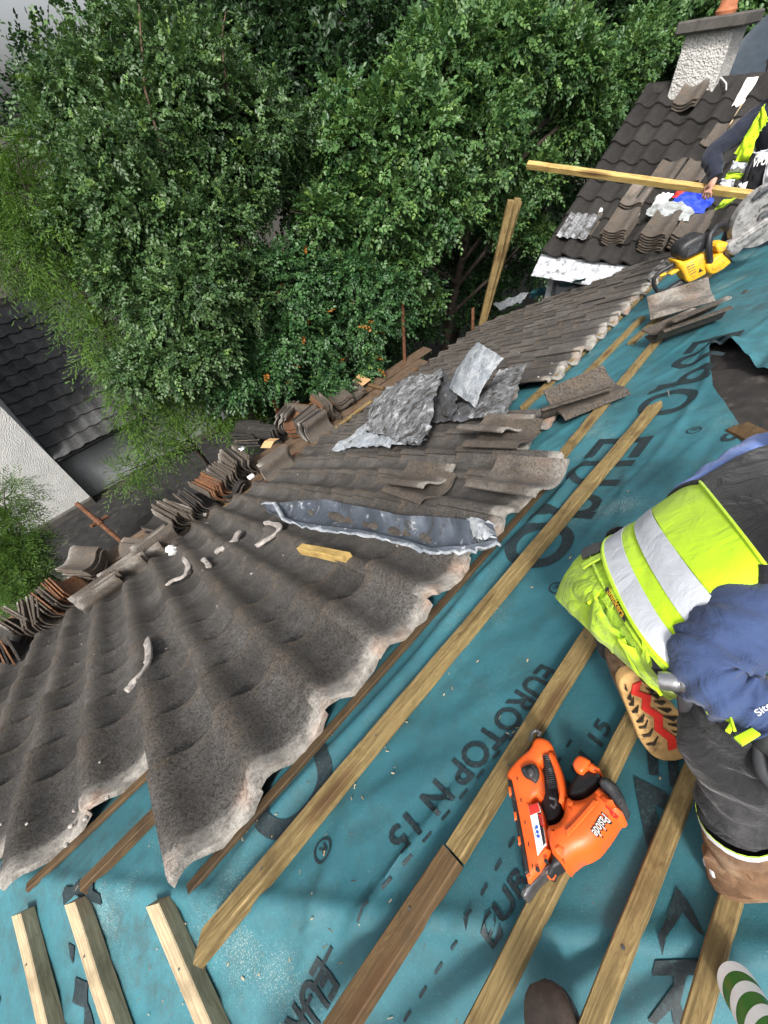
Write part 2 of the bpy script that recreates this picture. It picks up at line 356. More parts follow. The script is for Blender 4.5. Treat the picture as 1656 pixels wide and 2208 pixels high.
M['white_paint'] = plain('white_label', (0.75, 0.75, 0.73), 0.5, 0, 0.08, 30)
M['red'] = plain('red_label', (0.62, 0.03, 0.02), 0.5, 0, 0.1, 30)
M['blue'] = plain('blue_print', (0.03, 0.10, 0.48), 0.5, 0, 0.1, 30)
M['clay'] = plain('clay', (0.33, 0.12, 0.055), 0.8, 0, 0.25, 14, 0.4, 60)
M['card'] = plain('cardboard', (0.45, 0.27, 0.13), 0.9, 0, 0.15, 30, 0.2, 60)
M['can_green'] = plain('can_green', (0.055, 0.19, 0.035), 0.35, 0.0, 0.2, 12, 0.1, 60, 0.5)
def fabric(name, col, var=0.18, rough=0.85, dirt=None, amt=0.3, wr=0.55, ds=6):
    t = NT(name); c = t.mix(t.ramp(t.noise(7, 5, 0.6), [(0.3, 0.0), (0.7, 1.0)]), tuple(k*(1-var) for k in col), tuple(min(1, k*(1+var)) for k in col))
    if dirt: c = t.mix(t.ramp(t.noise(ds, 7, 0.75), [(0.60-amt*0.25, 0.0), (0.80-amt*0.25, 0.85)]), c, dirt)
    w = t.noise(14, 4, 0.55, t.co((1, 1, 1)), 0.8); h = t.math('ADD', t.math('MULTIPLY', w, 2.2), t.math('MULTIPLY', t.noise(420, 2, 0.6), 0.10)); t.bump(h, wr, 0.010)
    t.b.inputs['Sheen Weight'].default_value = 0.15
    M[name] = t.fin(c, rough, 0, 0.25)
fabric('hivis', (0.46, 0.70, 0.014), 0.08, 0.75, (0.33, 0.46, 0.03), 0.10, 0.30)
fabric('hivis_dirty', (0.42, 0.64, 0.022), 0.2, 0.8, (0.17, 0.23, 0.06), 0.55, 0.7, 11)
fabric('reflective', (0.50, 0.52, 0.56), 0.08, 0.5, (0.36, 0.37, 0.40), 0.15, 0.25)
fabric('navy', (0.034, 0.056, 0.130), 0.22, 0.88, (0.025, 0.035, 0.075), 0.2, 0.6)
fabric('navy_skylit', (0.13, 0.20, 0.46), 0.15, 0.88, None, 0.2, 0.4)  # same navy cloth, lightened: skylight on the left sleeve put into the colour
fabric('dark_navy', (0.012, 0.015, 0.028), 0.3, 0.85, (0.028, 0.030, 0.042), 0.2, 0.6)
fabric('black_cloth', (0.008, 0.008, 0.011), 0.3, 0.9, (0.018, 0.018, 0.021), 0.2, 0.6)
fabric('work_trouser', (0.018, 0.018, 0.020), 0.35, 0.85, (0.075, 0.074, 0.073), 0.42, 0.8, 5)
fabric('blue_bag', (0.02, 0.055, 0.50), 0.25, 0.45, None, 0.2, 1.0)
fabric('rag', (0.34, 0.36, 0.36), 0.3, 0.85, (0.09, 0.085, 0.075), 0.35, 1.0)
def mat_leather():
    t = NT('leather'); c = t.mix(t.ramp(t.noise(9, 6, 0.7), [(0.35, 0.0), (0.65, 1.0)]), (0.075, 0.040, 0.022), (0.23, 0.130, 0.068))
    c = t.mix(t.ramp(t.noise(5, 7, 0.75), [(0.50, 0.0), (0.70, 0.8)]), c, (0.30, 0.225, 0.155)); t.bump(t.noise(90, 5, 0.7), 0.35, 0.004)
    M['leather'] = t.fin(c, 0.68, 0, 0.3)
    t = NT('boot_dark'); c = t.mix(t.ramp(t.noise(12, 6, 0.7), [(0.35, 0.0), (0.65, 1.0)]), (0.045, 0.033, 0.027), (0.16, 0.125, 0.105))
    c = t.mix(t.ramp(t.noise(22, 6, 0.75), [(0.52, 0.0), (0.66, 0.8)]), c, (0.035, 0.024, 0.019)); t.bump(t.noise(70, 5, 0.7), 0.4, 0.004)
    M['boot_dark'] = t.fin(c, 0.7, 0, 0.3)
    t = NT('skin'); c = t.mix(t.noise(20, 4, 0.6), (0.42, 0.22, 0.16), (0.56, 0.33, 0.25)); t.bump(t.noise(150, 3, 0.6), 0.2, 0.002)
    t.b.inputs['Subsurface Weight'].default_value = 0.08; t.b.inputs['Subsurface Radius'].default_value = (0.02, 0.008, 0.004); M['skin'] = t.fin(c, 0.5, 0, 0.4)
mat_leather()
M['sole'] = plain('sole_rubber', (0.46, 0.28, 0.11), 0.8, 0, 0.3, 22, 0.5, 80, 0.3, (0.16, 0.10, 0.05), 0.4, 26)
M['tread'] = plain('tread_dark', (0.035, 0.024, 0.016), 0.9, 0, 0.4, 30, 0.5, 90)  # dark tone of the groove plates on the boot sole
M['hair'] = plain('hair', (0.045, 0.030, 0.020), 0.7, 0, 0.4, 90, 0.8, 200)
M['dish'] = plain('dish_paint', (0.038, 0.052, 0.068), 0.45, 0.1, 0.2, 12)
def mat_leaf(name, a, b, back=0.24, rough=0.42, gl=0.42):
    t = NT(name); at_ = t.sep(t.attr().outputs['Color'])
    c = t.mix(at_[0], a, b); c = t.mix(at_[1], c, (0.16, 0.26, 0.06)); c = t.mix(at_[2], c, (0.34, 0.12, 0.02))
    t.fin(c, rough, 0, gl)
    tr = t.n('ShaderNodeBsdfTranslucent'); t.l(t.mix(0.5, c, t.mix(1.0, c, (1.5, 1.5, 0.5), 'MULTIPLY')), tr.inputs[0])
    mx = t.n('ShaderNodeMixShader'); mx.inputs[0].default_value = back; t.l(t.b.outputs[0], mx.inputs[1]); t.l(tr.outputs[0], mx.inputs[2]); t.l(mx.outputs[0], t.out.inputs[0])
    M[name] = t.m
mat_leaf('leaf_small', (0.028, 0.068, 0.024), (0.095, 0.170, 0.055))
mat_leaf('leaf_beech', (0.028, 0.080, 0.026), (0.115, 0.215, 0.062))
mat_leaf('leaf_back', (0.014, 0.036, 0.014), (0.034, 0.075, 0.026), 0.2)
mat_leaf('leaf_cypress', (0.030, 0.075, 0.014), (0.105, 0.200, 0.028), 0.25, 0.55, 0.3)
mat_leaf('leaf_ivy', (0.020, 0.064, 0.023), (0.075, 0.165, 0.050))
M['bark'] = plain('bark', (0.055, 0.042, 0.032), 0.95, 0, 0.4, 12, 0.9, 40)
M['twig'] = plain('twig', (0.085, 0.055, 0.035), 0.9, 0, 0.4, 30, 0.4, 60)

# ================================================================ the setting
# ground: one sheet to the horizon, dipping nowhere; darker lane between the houses
def ground():
    b = MB(); xs = np.concatenate([[-4000, -400, -120, -50], np.linspace(-20, 30, 60), [60, 150, 400, 4000]]); ys = np.concatenate([[-4000, -400, -120, -40], np.linspace(-15, 35, 60), [70, 150, 400, 4000]])
    X, Y = np.meshgrid(xs, ys, indexing='ij'); Z = -5.0 + 0.02*fbm(X*.8, Y*.8, 3)
    b.sheet(np.dstack([X, Y, Z])); o = b.build('ground', M['soil']); tag(o, kind='structure')
ground()
def lane():
    b = MB(); xs = np.linspace(-9, 3.6, 60); ys = np.linspace(4.2, 10.25, 40); X, Y = np.meshgrid(xs, ys, indexing='ij')
    b.sheet(np.dstack([X, Y, -4.965 + 0.012*fbm(X*1.3, Y*1.3, 8)])); o = b.build('path', M['asphalt']); tag(o, kind='structure')
lane()

# ---- tiles: one profile used by every roof, stack and loose tile
def tile_geo(nx=14, ny=5, L=0.42, W=0.322, th=0.014, roll=0.056, tilt=0.038, lip=0.0, seed=0, ragged=0.0):
    x = np.linspace(0, W, nx); y = np.linspace(0, L, ny) if ny != 5 else L*np.array([0, .28, .60, .84, .93, 1.0])
    t = x/0.30
    pz = roll*((1+np.cos(2*np.pi*(t-0.14)))/2)**1.5 + 0.019*(1-t)
    if lip > 0:
        ye = np.array([-0.034, -0.030, -0.014]); y = np.concatenate([ye, [0, .022, .048], y[1:]])
    X, Y = np.meshgrid(x, y, indexing='ij')
    Z = pz[:, None] + tilt*(np.clip(Y, 0, L)/L)
    lime = np.zeros_like(X); CREST.clear(); CREST.append(((1+np.cos(2*np.pi*(t-0.16)))/2)[:, None]**3*np.clip(Y/L, 0, 1)**.5*.9 + .8*np.clip((Y/L-.86)*9, 0, 1))  # tan rib tops and tail edges: wear, with lit strips put into the colour
    if lip > 0:
        rag = ragged*fbm(x*16+seed*3.1, np.full_like(x, seed*1.7), 5, 3)
        for k, (dz, lm) in enumerate(((-lip, .9), (-lip*.25, 1.0), (-0.002, 1.0))):
            Z[:, k] += dz; Y[:, k] += rag*(1.2-k*.4); lime[:, k] = lm
        lime[:, 3] = 0.95; lime[:, 4] = .8; lime[:, 5] = .18
    Z += 0.0016*fbm(X*40+seed, Y*40, 2)
    return np.dstack([X, Y, Z]), lime, th
CREST = []
def rot2(x, y, a): return x*math.cos(a)-y*math.sin(a), x*math.sin(a)+y*math.cos(a)
def lay_tiles(b, P, cells, seed=1, lipsize=0.030, jit=0.004, nx=14, ny=5, **kw):
    """cells: (u0, d0, lip?) ; P maps arrays (u,d,w) to points"""
    r = np.random.default_rng(seed)
    for (u0, d0, lp) in cells:
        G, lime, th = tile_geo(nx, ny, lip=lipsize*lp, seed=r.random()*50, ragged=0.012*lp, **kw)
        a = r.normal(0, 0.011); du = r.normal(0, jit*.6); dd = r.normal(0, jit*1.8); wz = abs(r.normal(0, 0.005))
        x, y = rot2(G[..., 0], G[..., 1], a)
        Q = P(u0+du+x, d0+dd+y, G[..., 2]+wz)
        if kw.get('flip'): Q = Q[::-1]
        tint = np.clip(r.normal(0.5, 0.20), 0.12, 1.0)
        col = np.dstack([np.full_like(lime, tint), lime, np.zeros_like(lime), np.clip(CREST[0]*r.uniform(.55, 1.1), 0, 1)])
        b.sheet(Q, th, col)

# ---- neighbour on the left: harled wing, low tiled roof, grey wall, gutter
WX = -0.66
nh = thing('neighbour_house', 'white harled house corner standing beyond the dark lane on the left', 'house', (WX, 10.3, -5))
b = MB(); b.box((WX-3.6, 10.3+3.0, -5+2.9), (7.2, 6.0, 5.9)); b.build('wall', M['white_harl'], nh)
b = MB(); b.box((WX-3.6, 10.27, -4.93), (7.25, 0.10, 0.26), bev=0.02); b.build('plinth', M['kerb'], nh)
b = MB(); b.prism([(-7.4, -.1), (.12, -.1), (.12, 6.3), (-7.4, 6.3)], (WX, 10.2, .9), (1, 0, 0), (0, 1, 0), 0.12); b.build('coping', M['kerb'], nh)
eh = thing('extension_house', 'low extension with dark wavy tiled roof and grey rendered wall on the left', 'house', (2, 10.5, -5))
EY, EZ, EP = 10.36, -3.70, R(30)
b = MB(); b.box((WX+3.2, EY+.22+2.0, -5+.64), (6.38, 4.0, 1.28)); b.build('wall', M['grey_harl'], eh)
b = MB()
def PE(u, d, w): return np.stack([WX+u, EY + (4.2-d)*math.cos(EP) - w*math.sin(EP)*-1*-1, EZ + (4.2-d)*math.sin(EP) + w*math.cos(EP)], -1)
cells = [(0.02+i*.30, 4.24-.40-k*.325, 0) for k in range(12) for i in range(21)]
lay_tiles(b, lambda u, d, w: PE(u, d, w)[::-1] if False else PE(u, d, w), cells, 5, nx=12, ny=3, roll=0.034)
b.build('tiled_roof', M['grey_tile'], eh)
b = MB(); b.prism([(0, 0), (6.4, 0), (6.4, 4.3), (0, 4.3)], (WX, EY+.02, EZ-.05), (1, 0, 0), (0, math.cos(EP), math.sin(EP)), 0.03); b.build('roof_deck', M['felt'], eh)
b = MB(); g = [(math.cos(a)*.055, math.sin(a)*.055) for a in np.linspace(math.pi, 2*math.pi, 9)] + [(math.cos(a)*.048, math.sin(a)*.048) for a in np.linspace(2*math.pi, math.pi, 9)]
b.prism(g, (WX+.03, EY-.06, EZ-.01), (0, 1, 0), (0, 0, 1), 6.3); b.build('gutter', M['black_plastic'], eh)
b = MB(); b.box((WX+3.2, EY+.05, EZ-.06), (6.3, .025, .14)); b.build('fascia', M['black_plastic'], eh)

# ---- far roof of our own house: pitched wing across the end, with its chimney
FX, FZ, FP = 7.0, -1.30, R(30.5); FL = 3.14; FR = (FX+FL*math.cos(FP), FZ+FL*math.sin(FP)); FY = 3.86
fh = thing('far_house_wing', 'far wing of the house with a dark tiled roof rising to a grey ridge', 'house', (9.5, 1.0, -5))
def PF(u, d, w): return np.stack([FR[0]-d*math.cos(FP) - w*math.sin(FP), FY-u, FR[1]-d*math.sin(FP)+w*math.cos(FP)], -1)
b = MB(); cells = [(i*.30, FL-.375-k*.345, 0) for k in range(9) for i in range(27)]
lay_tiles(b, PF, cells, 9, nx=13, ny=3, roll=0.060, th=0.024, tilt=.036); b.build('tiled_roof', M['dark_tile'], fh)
b = MB(); b.prism([(0, 0), (8.2, 0), (8.2, FL), (0, FL)], PF(0, 0, -.06), (0, -1, 0), N3(PF(0, 1, 0)-PF(0, 0, 0)), -0.03); b.build('roof_deck', M['felt'], fh)
b = MB(); ra = np.linspace(0.15, math.pi-.15, 9)
for k in range(17):
    for nn, o_ in ((0, .004*(k % 2)),):
        G = np.array([[(FR[0]+math.cos(a)*(.135+o_), FY+.03-k*.46-j*.455, FR[1]-.05+math.sin(a)*(.115+o_)) for a in ra] for j in (0, 1)]); b.sheet(G, .018)
b.build('ridge_cap', M['dark_tile'], fh)
b = MB(); b.box((FX+3.0, FY-4.2, -3.4), (5.6, 8.3, 3.3)); b.build('wall', M['grey_harl'], fh)
gp = [(0, -1.7), (5.4, -1.7), (5.4, 0), (2.7, 1.59), (0, 0)]
b = MB(); b.prism(gp, (FX+.03, FY-.12, FZ-.12), (1, 0, 0), (0, 0, 1), .1); b.build('gable_wall', M['grey_harl'], fh)
b = MB(); G = np.array([[PF(-.05+i*.1, FL+.0+j*.085, .01 - .02*j + .006*math.sin(i*1.7+j)) for j in range(5)] for i in range(24)]); b.sheet(G, .012)
b.build('white_flashing', M['white_flash'] if 'white_flash' in M else M.setdefault('white_flash', plain('white_flashing', (0.42, 0.44, 0.47), 0.6, 0, 0.35, 10, 0.3, 40, 0.4, (0.05, 0.05, 0.05), 0.42, 14)), fh)
b = MB(); b.prism([(0, 0), (8.0, 0), (8.0, FL), (0, FL)], (FR[0]+.02, FY, FR[1]-.06), (0, -1, 0), (math.cos(FP), 0, -math.sin(FP)), 0.04); b.build('back_slope', M['dark_tile'], fh)

ch = thing('chimney', 'grey roughcast chimney with a stone cap and clay pot on the far ridge', 'chimney', (9.72, 3.15, 0))
b = MB(); b.box((9.72, 3.16, .42), (.62, .60, .85), bev=.012); b.build('stack', M['chimney_harl'], ch)
b = MB(); b.box((9.72, 3.16, .905), (.86, .84, .13), bev=.02); b.build('cap', M['kerb'], ch)
b = MB(); b.lathe([(.0, 0), (.12, 0), (.13, .04), (.105, .08), (.105, .36), (.125, .38), (.125, .42), (.085, .42), (.085, .3), (0, .3)], (9.72, 3.12, .965), (0, 0, 1), 20); b.build('chimney_pot', M['clay'], ch)
b = MB(); b.box((9.40, 3.16, .06), (.05, .66, .16), bev=.01); b.build('flashing', M['lead'], ch)

sd = thing('satellite_dish', 'dark blue grey satellite dish beyond the ridge beside the chimney', 'satellite dish', (10.35, 1.9, .35))
b = MB(); A = N3((-.80, .30, .52)); b.lathe([(0, 0.0)] + [(r_, .14*(r_/.86)**2) for r_ in np.linspace(.05, .86, 10)] + [(.868, .146), (.85, .125)] + [(r_, .14*(r_/.86)**2-.020) for r_ in np.linspace(.82, .02, 9)], (10.42, 2.28, .34), A, 48); b.build('dish', M['dish'], sd)
b = MB(); c0 = np.array((10.42, 2.28, .34)); b.tube([c0+np.array((0, 0, -.5)), c0+A*.25+np.array((0, 0, -.42)), c0+A*.5+np.array((0, 0, -.12))], .014, 8); b.build('arm', M['steel_dark'], sd)
b = MB(); b.tube([c0+A*.5+np.array((0, 0, -.14)), c0+A*.40+np.array((0, 0, -.08))], [.035, .025], 12); b.build('receiver', M['grey_plastic'], sd)
b = MB(); b.tube([c0-A*.05, c0-A*.05+np.array((.12, 0, -.9))], .022, 10); b.build('mast', M['steel_dark'], sd)

# ================================================================ our roof: membrane, battens, laid tiles
def hip_u(d): return -0.65-0.79*(d-1.25)
def hip_d(u): return 1.25-(u+0.65)/0.79
# big printed marks and the tear, in roof coordinates
HOLE = np.array([uv(*p) for p in ((1533, 800), (1531, 768), (1541, 752), (1562, 746), (1585, 757), (1606, 778), (1632, 796), (1656, 806), (1720, 815), (1740, 900), (1720, 990), (1640, 995), (1629, 968), (1606, 934), (1580, 893), (1556, 860), (1538, 838))])
def inpoly(x, y, poly):
    r = np.zeros(np.shape(x), bool); n = len(poly); j = n-1
    for i in range(n):
        xi, yi = poly[i]; xj, yj = poly[j]
        c = ((yi > y) != (yj > y)) & (x < (xj-xi)*(y-yi)/(yj-yi+1e-12)+xi); r ^= c; j = i
    return r
def segdist(x, y, poly):
    best = np.full(np.shape(x), 1e9); bx = np.array(x, float); by = np.array(y, float); n = len(poly)
    for i in range(n):
        ax, ay = poly[i]; cx, cy = poly[(i+1) % n]; dx, dy = cx-ax, cy-ay
        t = np.clip(((x-ax)*dx+(y-ay)*dy)/(dx*dx+dy*dy), 0, 1); qx = ax+t*dx; qy = ay+t*dy; q = np.hypot(x-qx, y-qy)
        m = q < best; best = np.where(m, q, best); bx = np.where(m, qx, bx); by = np.where(m, qy, by)
    return best, bx, by
def g1(x, s): return np.exp(-(x/s)**2)
BAT_D = [1.02, .60, .39, .25, .135]
def mem_w(u, d):                   # wrinkles of the membrane, off its plane
    w = 0.0035*fbm(u*2.2, d*7, 21, 3) + 0.0015*fbm(u*14, d*20, 5, 2)
    w = w + 0.026*g1(d-(1.125-.012*u)+.012*np.sin(u*5), .030)*np.clip((u+.65)*3, 0, 1)*np.clip((1.9-u)*2, 0, 1)      # roll pushed up along the tile heads
    w = w + 0.012*g1(d-(.93+.10*u)-.01*np.sin(u*9), .018)*np.clip((u-.25)*3, 0, 1)*np.clip((2.2-u)*2, 0, 1)
    w = w + 0.010*g1(d-(.84-.02*u)+.015*np.sin(u*4), .022)*np.clip((u-.9)*2, 0, 1)*np.clip((3.4-u), 0, 1)
    # creases running into the tear
    for (du, dd, L, s, h) in ((-.25, -.10, .7, .016, .014), (-.35, .22, .7, .014, .012), (-.9, .05, .9, .02, .010), (-.05, -.3, .5, .018, .012)):
        x0, y0 = HOLE[2]; n = math.hypot(du, dd); ex, ey = du/n, dd/n; a = (u-x0)*ex+(d-y0)*ey; c = -(u-x0)*ey+(d-y0)*ex
        w = w + h*g1(c, s+.04*np.clip(a, 0, 1))*np.clip(a*12, 0, 1)*np.clip(1-a/L, 0, 1)
    # slack cloth right of the saw, and the loose fold by the hip
    w = w + 0.05*np.clip((u-2.5)*.8, 0, 1)*(vn(u*1.1, d*1.6, 31)+.3)*np.clip((1.45-d)*2, 0, 1)*np.clip((3.8-u)*2, 0, 1)
    w = w + 0.016*g1(d-(.80+.55*(u+.35)), .03)*g1(u+.28, .16) + 0.016*g1(d-(.70-.05*u), .012)*g1(u+.05, .22)
    q, _, _ = segdist(u, d, HOLE); w = w + 0.05*g1(q, .05)*np.clip((u-2.4)*1.5, 0, 1) - 0.012*g1(q, .04)*np.clip((2.3-u)*3, 0, 1)
    ang = u*.62+d; w = w + .010*np.clip(np.abs(vn(u*1.3+3, ang*7, 61))-.35, 0, 1)*np.clip((d-.15)*3, 0, 1) + .012*np.clip(vn(u*1.0-d*1.4+5, (d+u*.25)*14, 67)-.30, 0, 1)
    for (p0_, p1_, h_) in LAPS:
        ex, ey = p1_[0]-p0_[0], p1_[1]-p0_[1]; n_ = math.hypot(ex, ey); ex /= n_; ey /= n_; a_ = (u-p0_[0])*ex+(d-p0_[1])*ey; c_ = -(u-p0_[0])*ey+(d-p0_[1])*ex
        w = w + h_*np.exp(-np.clip(c_, 0, 9)/.035)*(c_ > 0)*np.clip(a_*25, 0, 1)*np.clip((n_-a_)*25, 0, 1)
    for bd in BAT_D[:3]: w = w*(1-.75*g1(d-bd, .03))
    w = w + .013*np.clip(1-np.abs(u-hip_u(d))/.05, 0, 1)
    return w
LAPS = []
def mem_P(u, d, off=0.0):          # point of the membrane: main slope, or hip slope past the hip line
    u = np.asarray(u, float); d = np.asarray(d, float); w = mem_w(u, d) + off
    hd = hip_d(u); zz = -ST*np.maximum(d, hd)
    Y = d*CT
    main = d >= hd
    n2 = np.array([-math.sin(R(31.5)), 0, math.cos(R(31.5))])
    x = np.where(main, u, u + w*n2[0]); y = np.where(main, Y + w*ST, Y); z = np.where(main, zz + w*CT, zz + w*n2[2])
    return np.stack([x, y, z], -1)
for pa_, pb_, h_ in (((455, 1926), (598, 1986), -.016), ((598, 1986), (735, 1992), -.014), ((735, 1992), (850, 1988), -.010), ((590, 1985), (560, 2060), .010), ((860, 1500), (1060, 1330), .010), ((1290, 1100), (1400, 985), .010), ((1345, 1010), (1330, 1130), .012), ((1010, 2000), (1080, 1930), .004)):
    a_, b_ = uv(*pa_), uv(*pb_); LAPS.append((a_, b_, h_) if h_ > 0 else (b_, a_, -h_))
def membrane():
    us = np.concatenate([np.arange(-3.2, -1.3, .05), np.arange(-1.3, 2.6, .016), np.arange(2.6, 4.6, .024), np.arange(4.6, 7.6, .05)])
    ds = np.concatenate([np.arange(-2.2, -.3, .06), np.arange(-.3, 1.5, .014), np.arange(1.5, 2.9, .03), np.arange(2.9, 5.12, .1)])
    U, D = np.meshgrid(us, ds, indexing='ij')
    dd = np.minimum(ds[-1], D)
    ins = inpoly(U, D, HOLE); q, bx, by = segdist(U, D, HOLE)
    sn = (q < .0125) | (ins & (q < .02))
    U2 = np.where(sn, bx, U); D2 = np.where(sn, by, D); P = mem_P(U2, D2).reshape(-1, 3)
    nU, nD = U.shape; bad = ins & ~sn; idx = np.arange(nU*nD).reshape(nU, nD)
    cu = (U2[:-1, :-1]+U2[1:, 1:]+U2[1:, :-1]+U2[:-1, 1:])/4; cd = (D2[:-1, :-1]+D2[1:, 1:]+D2[1:, :-1]+D2[:-1, 1:])/4
    k = ~(inpoly(cu, cd, HOLE)) & ~(bad[:-1, :-1] | bad[1:, :-1] | bad[:-1, 1:] | bad[1:, 1:])
    F = np.stack([idx[:-1, :-1], idx[:-1, 1:], idx[1:, 1:], idx[1:, :-1]], -1)[k]
    b = MB(); b.add(P, F[:, ::-1].tolist())
    t = thing('roof_underlay', 'teal printed roofing membrane stretched over the stripped slope', 'roofing membrane', (0, 0, 0))
    o = b.build('cloth', M['membrane'], t, smooth=60)
    return t
UNDER = membrane()
def ink_poly(pts, base=.0035, name='printed_letter', px=True, ml=.02, lift=None):
    P = np.array([uv(*p) for p in pts]) if px else np.asarray(pts, float)
    bm = bmesh.new(); f = bm.faces.new([bm.verts.new((*p, 0)) for p in P]); bmesh.ops.triangulate(bm, faces=bm.faces); bm.verts.index_update()
    V = np.array([v.co[:2] for v in bm.verts]); F = [[v.index for v in q.verts] for q in bm.faces]; bm.free()
    V, F = fine(V, F, ml); return V, F
INK = MB()
INKS = []
def flush(name):
    global INK
    if INK.n: INK.build(name, M['ink'], UNDER, smooth=60)
    INK = MB()
def add_ink(V, F, base=.0035):
    P = mem_P(V[:, 0], V[:, 1], base)
    Fo = []
    for f in F:
        a, b_, c = (P[i] for i in f[:3]); n = np.cross(b_-a, c-a); Fo.append(f if n @ EN > 0 else list(reversed(f)))
    INK.add(P, Fo)
def ink_text(s, u0, d0, cap, length, rd, slope=0.0, bold=.02, ml=.025, shear=0.0, lead=0.0):
    """rd = +1: reads along +u with tops down the slope; -1: the other way up; slope: d change per u"""
    V, F = text2d(s, bold, shear); k = length/V[:, 0].max(); V = np.column_stack([V[:, 0]*k, V[:, 1]*cap]); V, F = fine(V, F, ml)
    uu = u0 + rd*V[:, 0]; dd = d0 + rd*V[:, 1] + slope*(rd*V[:, 0]) ; flush('printed_mark'); add_ink(np.column_stack([uu, dd]), F)
    if len(s) > 1: flush('printed_word')
def ring(u, d, ru, rd_, tu, td, rot=0.0, a0=0, a1=360, sq=1.0, ml=.03):
    an = np.linspace(R(a0), R(a1), 48); ca = np.sign(np.cos(an))*np.abs(np.cos(an))**sq; sa = np.sign(np.sin(an))*np.abs(np.sin(an))**sq
    o = np.column_stack([ca*ru, sa*rd_]); i = np.column_stack([ca*(ru-tu), sa*(rd_-td)]); m = (o+i)/2
    V = np.vstack([o, m, i]); n = len(an); F = [(r_*n+k, r_*n+k+1, (r_+1)*n+k+1, (r_+1)*n+k) for r_ in (0, 1) for k in range(n-1)]
    x, y = rot2(V[:, 0], V[:, 1], rot); V = np.column_stack([x+u, y+d]); V, F = fine(V, F, ml); add_ink(V, F)
def reg_mark(u, d, r=.030):
    ring(u, d, r, r*1.05, .006, .006); ink_text('R', u+.012, d+.014, .028, .022, -1, bold=.01)
ink_text('EUROTOP N 15', .588, .682, .074, .668, -1, slope=-.145, bold=.02)
ink_text('EUROTOP N 15', -.046, .434, .037, .555, 1, slope=-.008, bold=.02, shear=.12)
ink_text('15', 2.10, .565, .085, .13, -1, slope=-.05, bold=.02); ink_text('15', 1.02, .66, .06, .10, -1, slope=-.05) if False else None
for k in range(14):
    x_ = .70-.069*k; y_ = .588+.125*(.70-x_); add_ink(*fine(np.array([(x_, y_), (x_-.030, y_+.004), (x_-.030, y_+.011), (x_, y_+.007)]), [(0, 1, 2, 3)], .02)); flush('printed_dash')
for k in range(14):
    x_ = .42-.0565*k; add_ink(*fine(np.array([(x_, .497), (x_-.024, .497), (x_-.024, .503), (x_, .503)]), [(0, 1, 2, 3)], .02)); flush('printed_dash')
for k in range(6): add_ink(*fine(np.array([(2.12-.085*k, .455), (2.085-.085*k, .455), (2.085-.085*k, .468), (2.12-.085*k, .468)]), [(0, 1, 2, 3)], .02)); flush('printed_dash')
# large letters EURO(R), repeated every 1.15 m; most of each word lies under the tiles or the battens
for (ou, od) in ((-.21, 1.165), (1.13, 1.00), (2.46, .93)):
    ring(ou, od, .152, .140, .052, .045, sq=.88)
    if ou < 0: reg_mark(-.23, .905); continue
    r0 = ou+.21; add_ink(*ink_poly([(r0, od+.13), (r0, od-.14), (r0+.055, od-.14), (r0+.055, od+.13)], px=False)); ring(r0+.10, od-.05, .085, .085, .04, .04)
    add_ink(*ink_poly([(r0+.02, od+.03), (r0+.07, od+.03), (r0-.02, od+.15), (r0-.07, od+.15)], px=False))
    flush('printed_letter'); u1 = r0+.27; ring(u1+.11, od+.04, .115, .115, .05, .05, a0=0, a1=180)
    for q in (0, .175): add_ink(*ink_poly([(u1-.005+q, od+.045), (u1-.005+q, od-.14), (u1+.045+q, od-.14), (u1+.045+q, od+.045)], px=False))
    flush('printed_letter'); e0 = u1+.30
    add_ink(*ink_poly([(e0+.10, od+.14), (e0+.10, od-.14), (e0+.155, od-.14), (e0+.155, od+.14)], px=False))
    for q in (-.14, -.025, .09): add_ink(*ink_poly([(e0-.05, od+q), (e0+.10, od+q), (e0+.10, od+q+.05), (e0-.05, od+q+.05)], px=False))
    reg_mark((.915, 2.10)[ou > 2], (.80, .70)[ou > 2])
flush('printed_letter')
# large letters beside the nail gun, partly hidden by battens and the worker
for pts in ([(1393, 1600), (1421, 1600), (1421, 1678), (1402, 1677)], [(1437, 1600), (1462, 1600), (1466, 1703), (1446, 1703)], [(1395, 1585), (1485, 1590), (1487, 1610), (1393, 1605)],
            [(1369, 1680), (1375, 1720), (1390, 1728), (1410, 1813), (1394, 1816), (1404, 1858), (1418, 1846), (1437, 1800), (1422, 1780), (1414, 1742), (1447, 1757), (1460, 1732), (1425, 1708)],
            [(1447, 1758), (1424, 1782), (1434, 1802), (1475, 1752), (1468, 1735)],
            [(1460, 1915), (1490, 1955), (1520, 2022), (1510, 2018), (1473, 1970), (1428, 2049), (1422, 2026), (1445, 1960)],
            [(1417, 2063), (1519, 2050), (1520, 2100), (1496, 2104), (1500, 2180), (1530, 2230), (1500, 2240), (1484, 2195), (1460, 2240), (1438, 2230), (1474, 2130), (1466, 2106), (1421, 2108)]):
    add_ink(*ink_poly(pts)); flush('printed_letter')
# marks on the hip slope at the lower left
def hip_px(px_, py_, off=0.0):     # sight line onto the hip slope
    nn = np.array([-math.sin(R(31.5)), 0, math.cos(R(31.5))]); p0 = RP(-.65, 1.25); r = ray(px_, py_); t = ((p0-CAM) @ nn + off)/(r @ nn); return CAM + r*t
def hip_ud(px_, py_): p = hip_px(px_, py_); return p[0], p[1]/CT
def hip_poly(pts): flush('printed_mark'); add_ink(*ink_poly([hip_ud(*p) for p in pts], px=False))
hip_poly([(152, 1905), (210, 1908), (227, 1922), (222, 1950), (200, 1940), (170, 1925), (142, 1950), (141, 1925)])
hip_poly([(150, 2030), (162, 2040), (160, 2078), (152, 2060)]); hip_poly([(165, 2105), (195, 2115), (192, 2160), (205, 2208), (182, 2240), (185, 2170), (163, 2155)])
hip_poly([(0, 2135), (6, 2150), (0, 2175), (-10, 2160)])
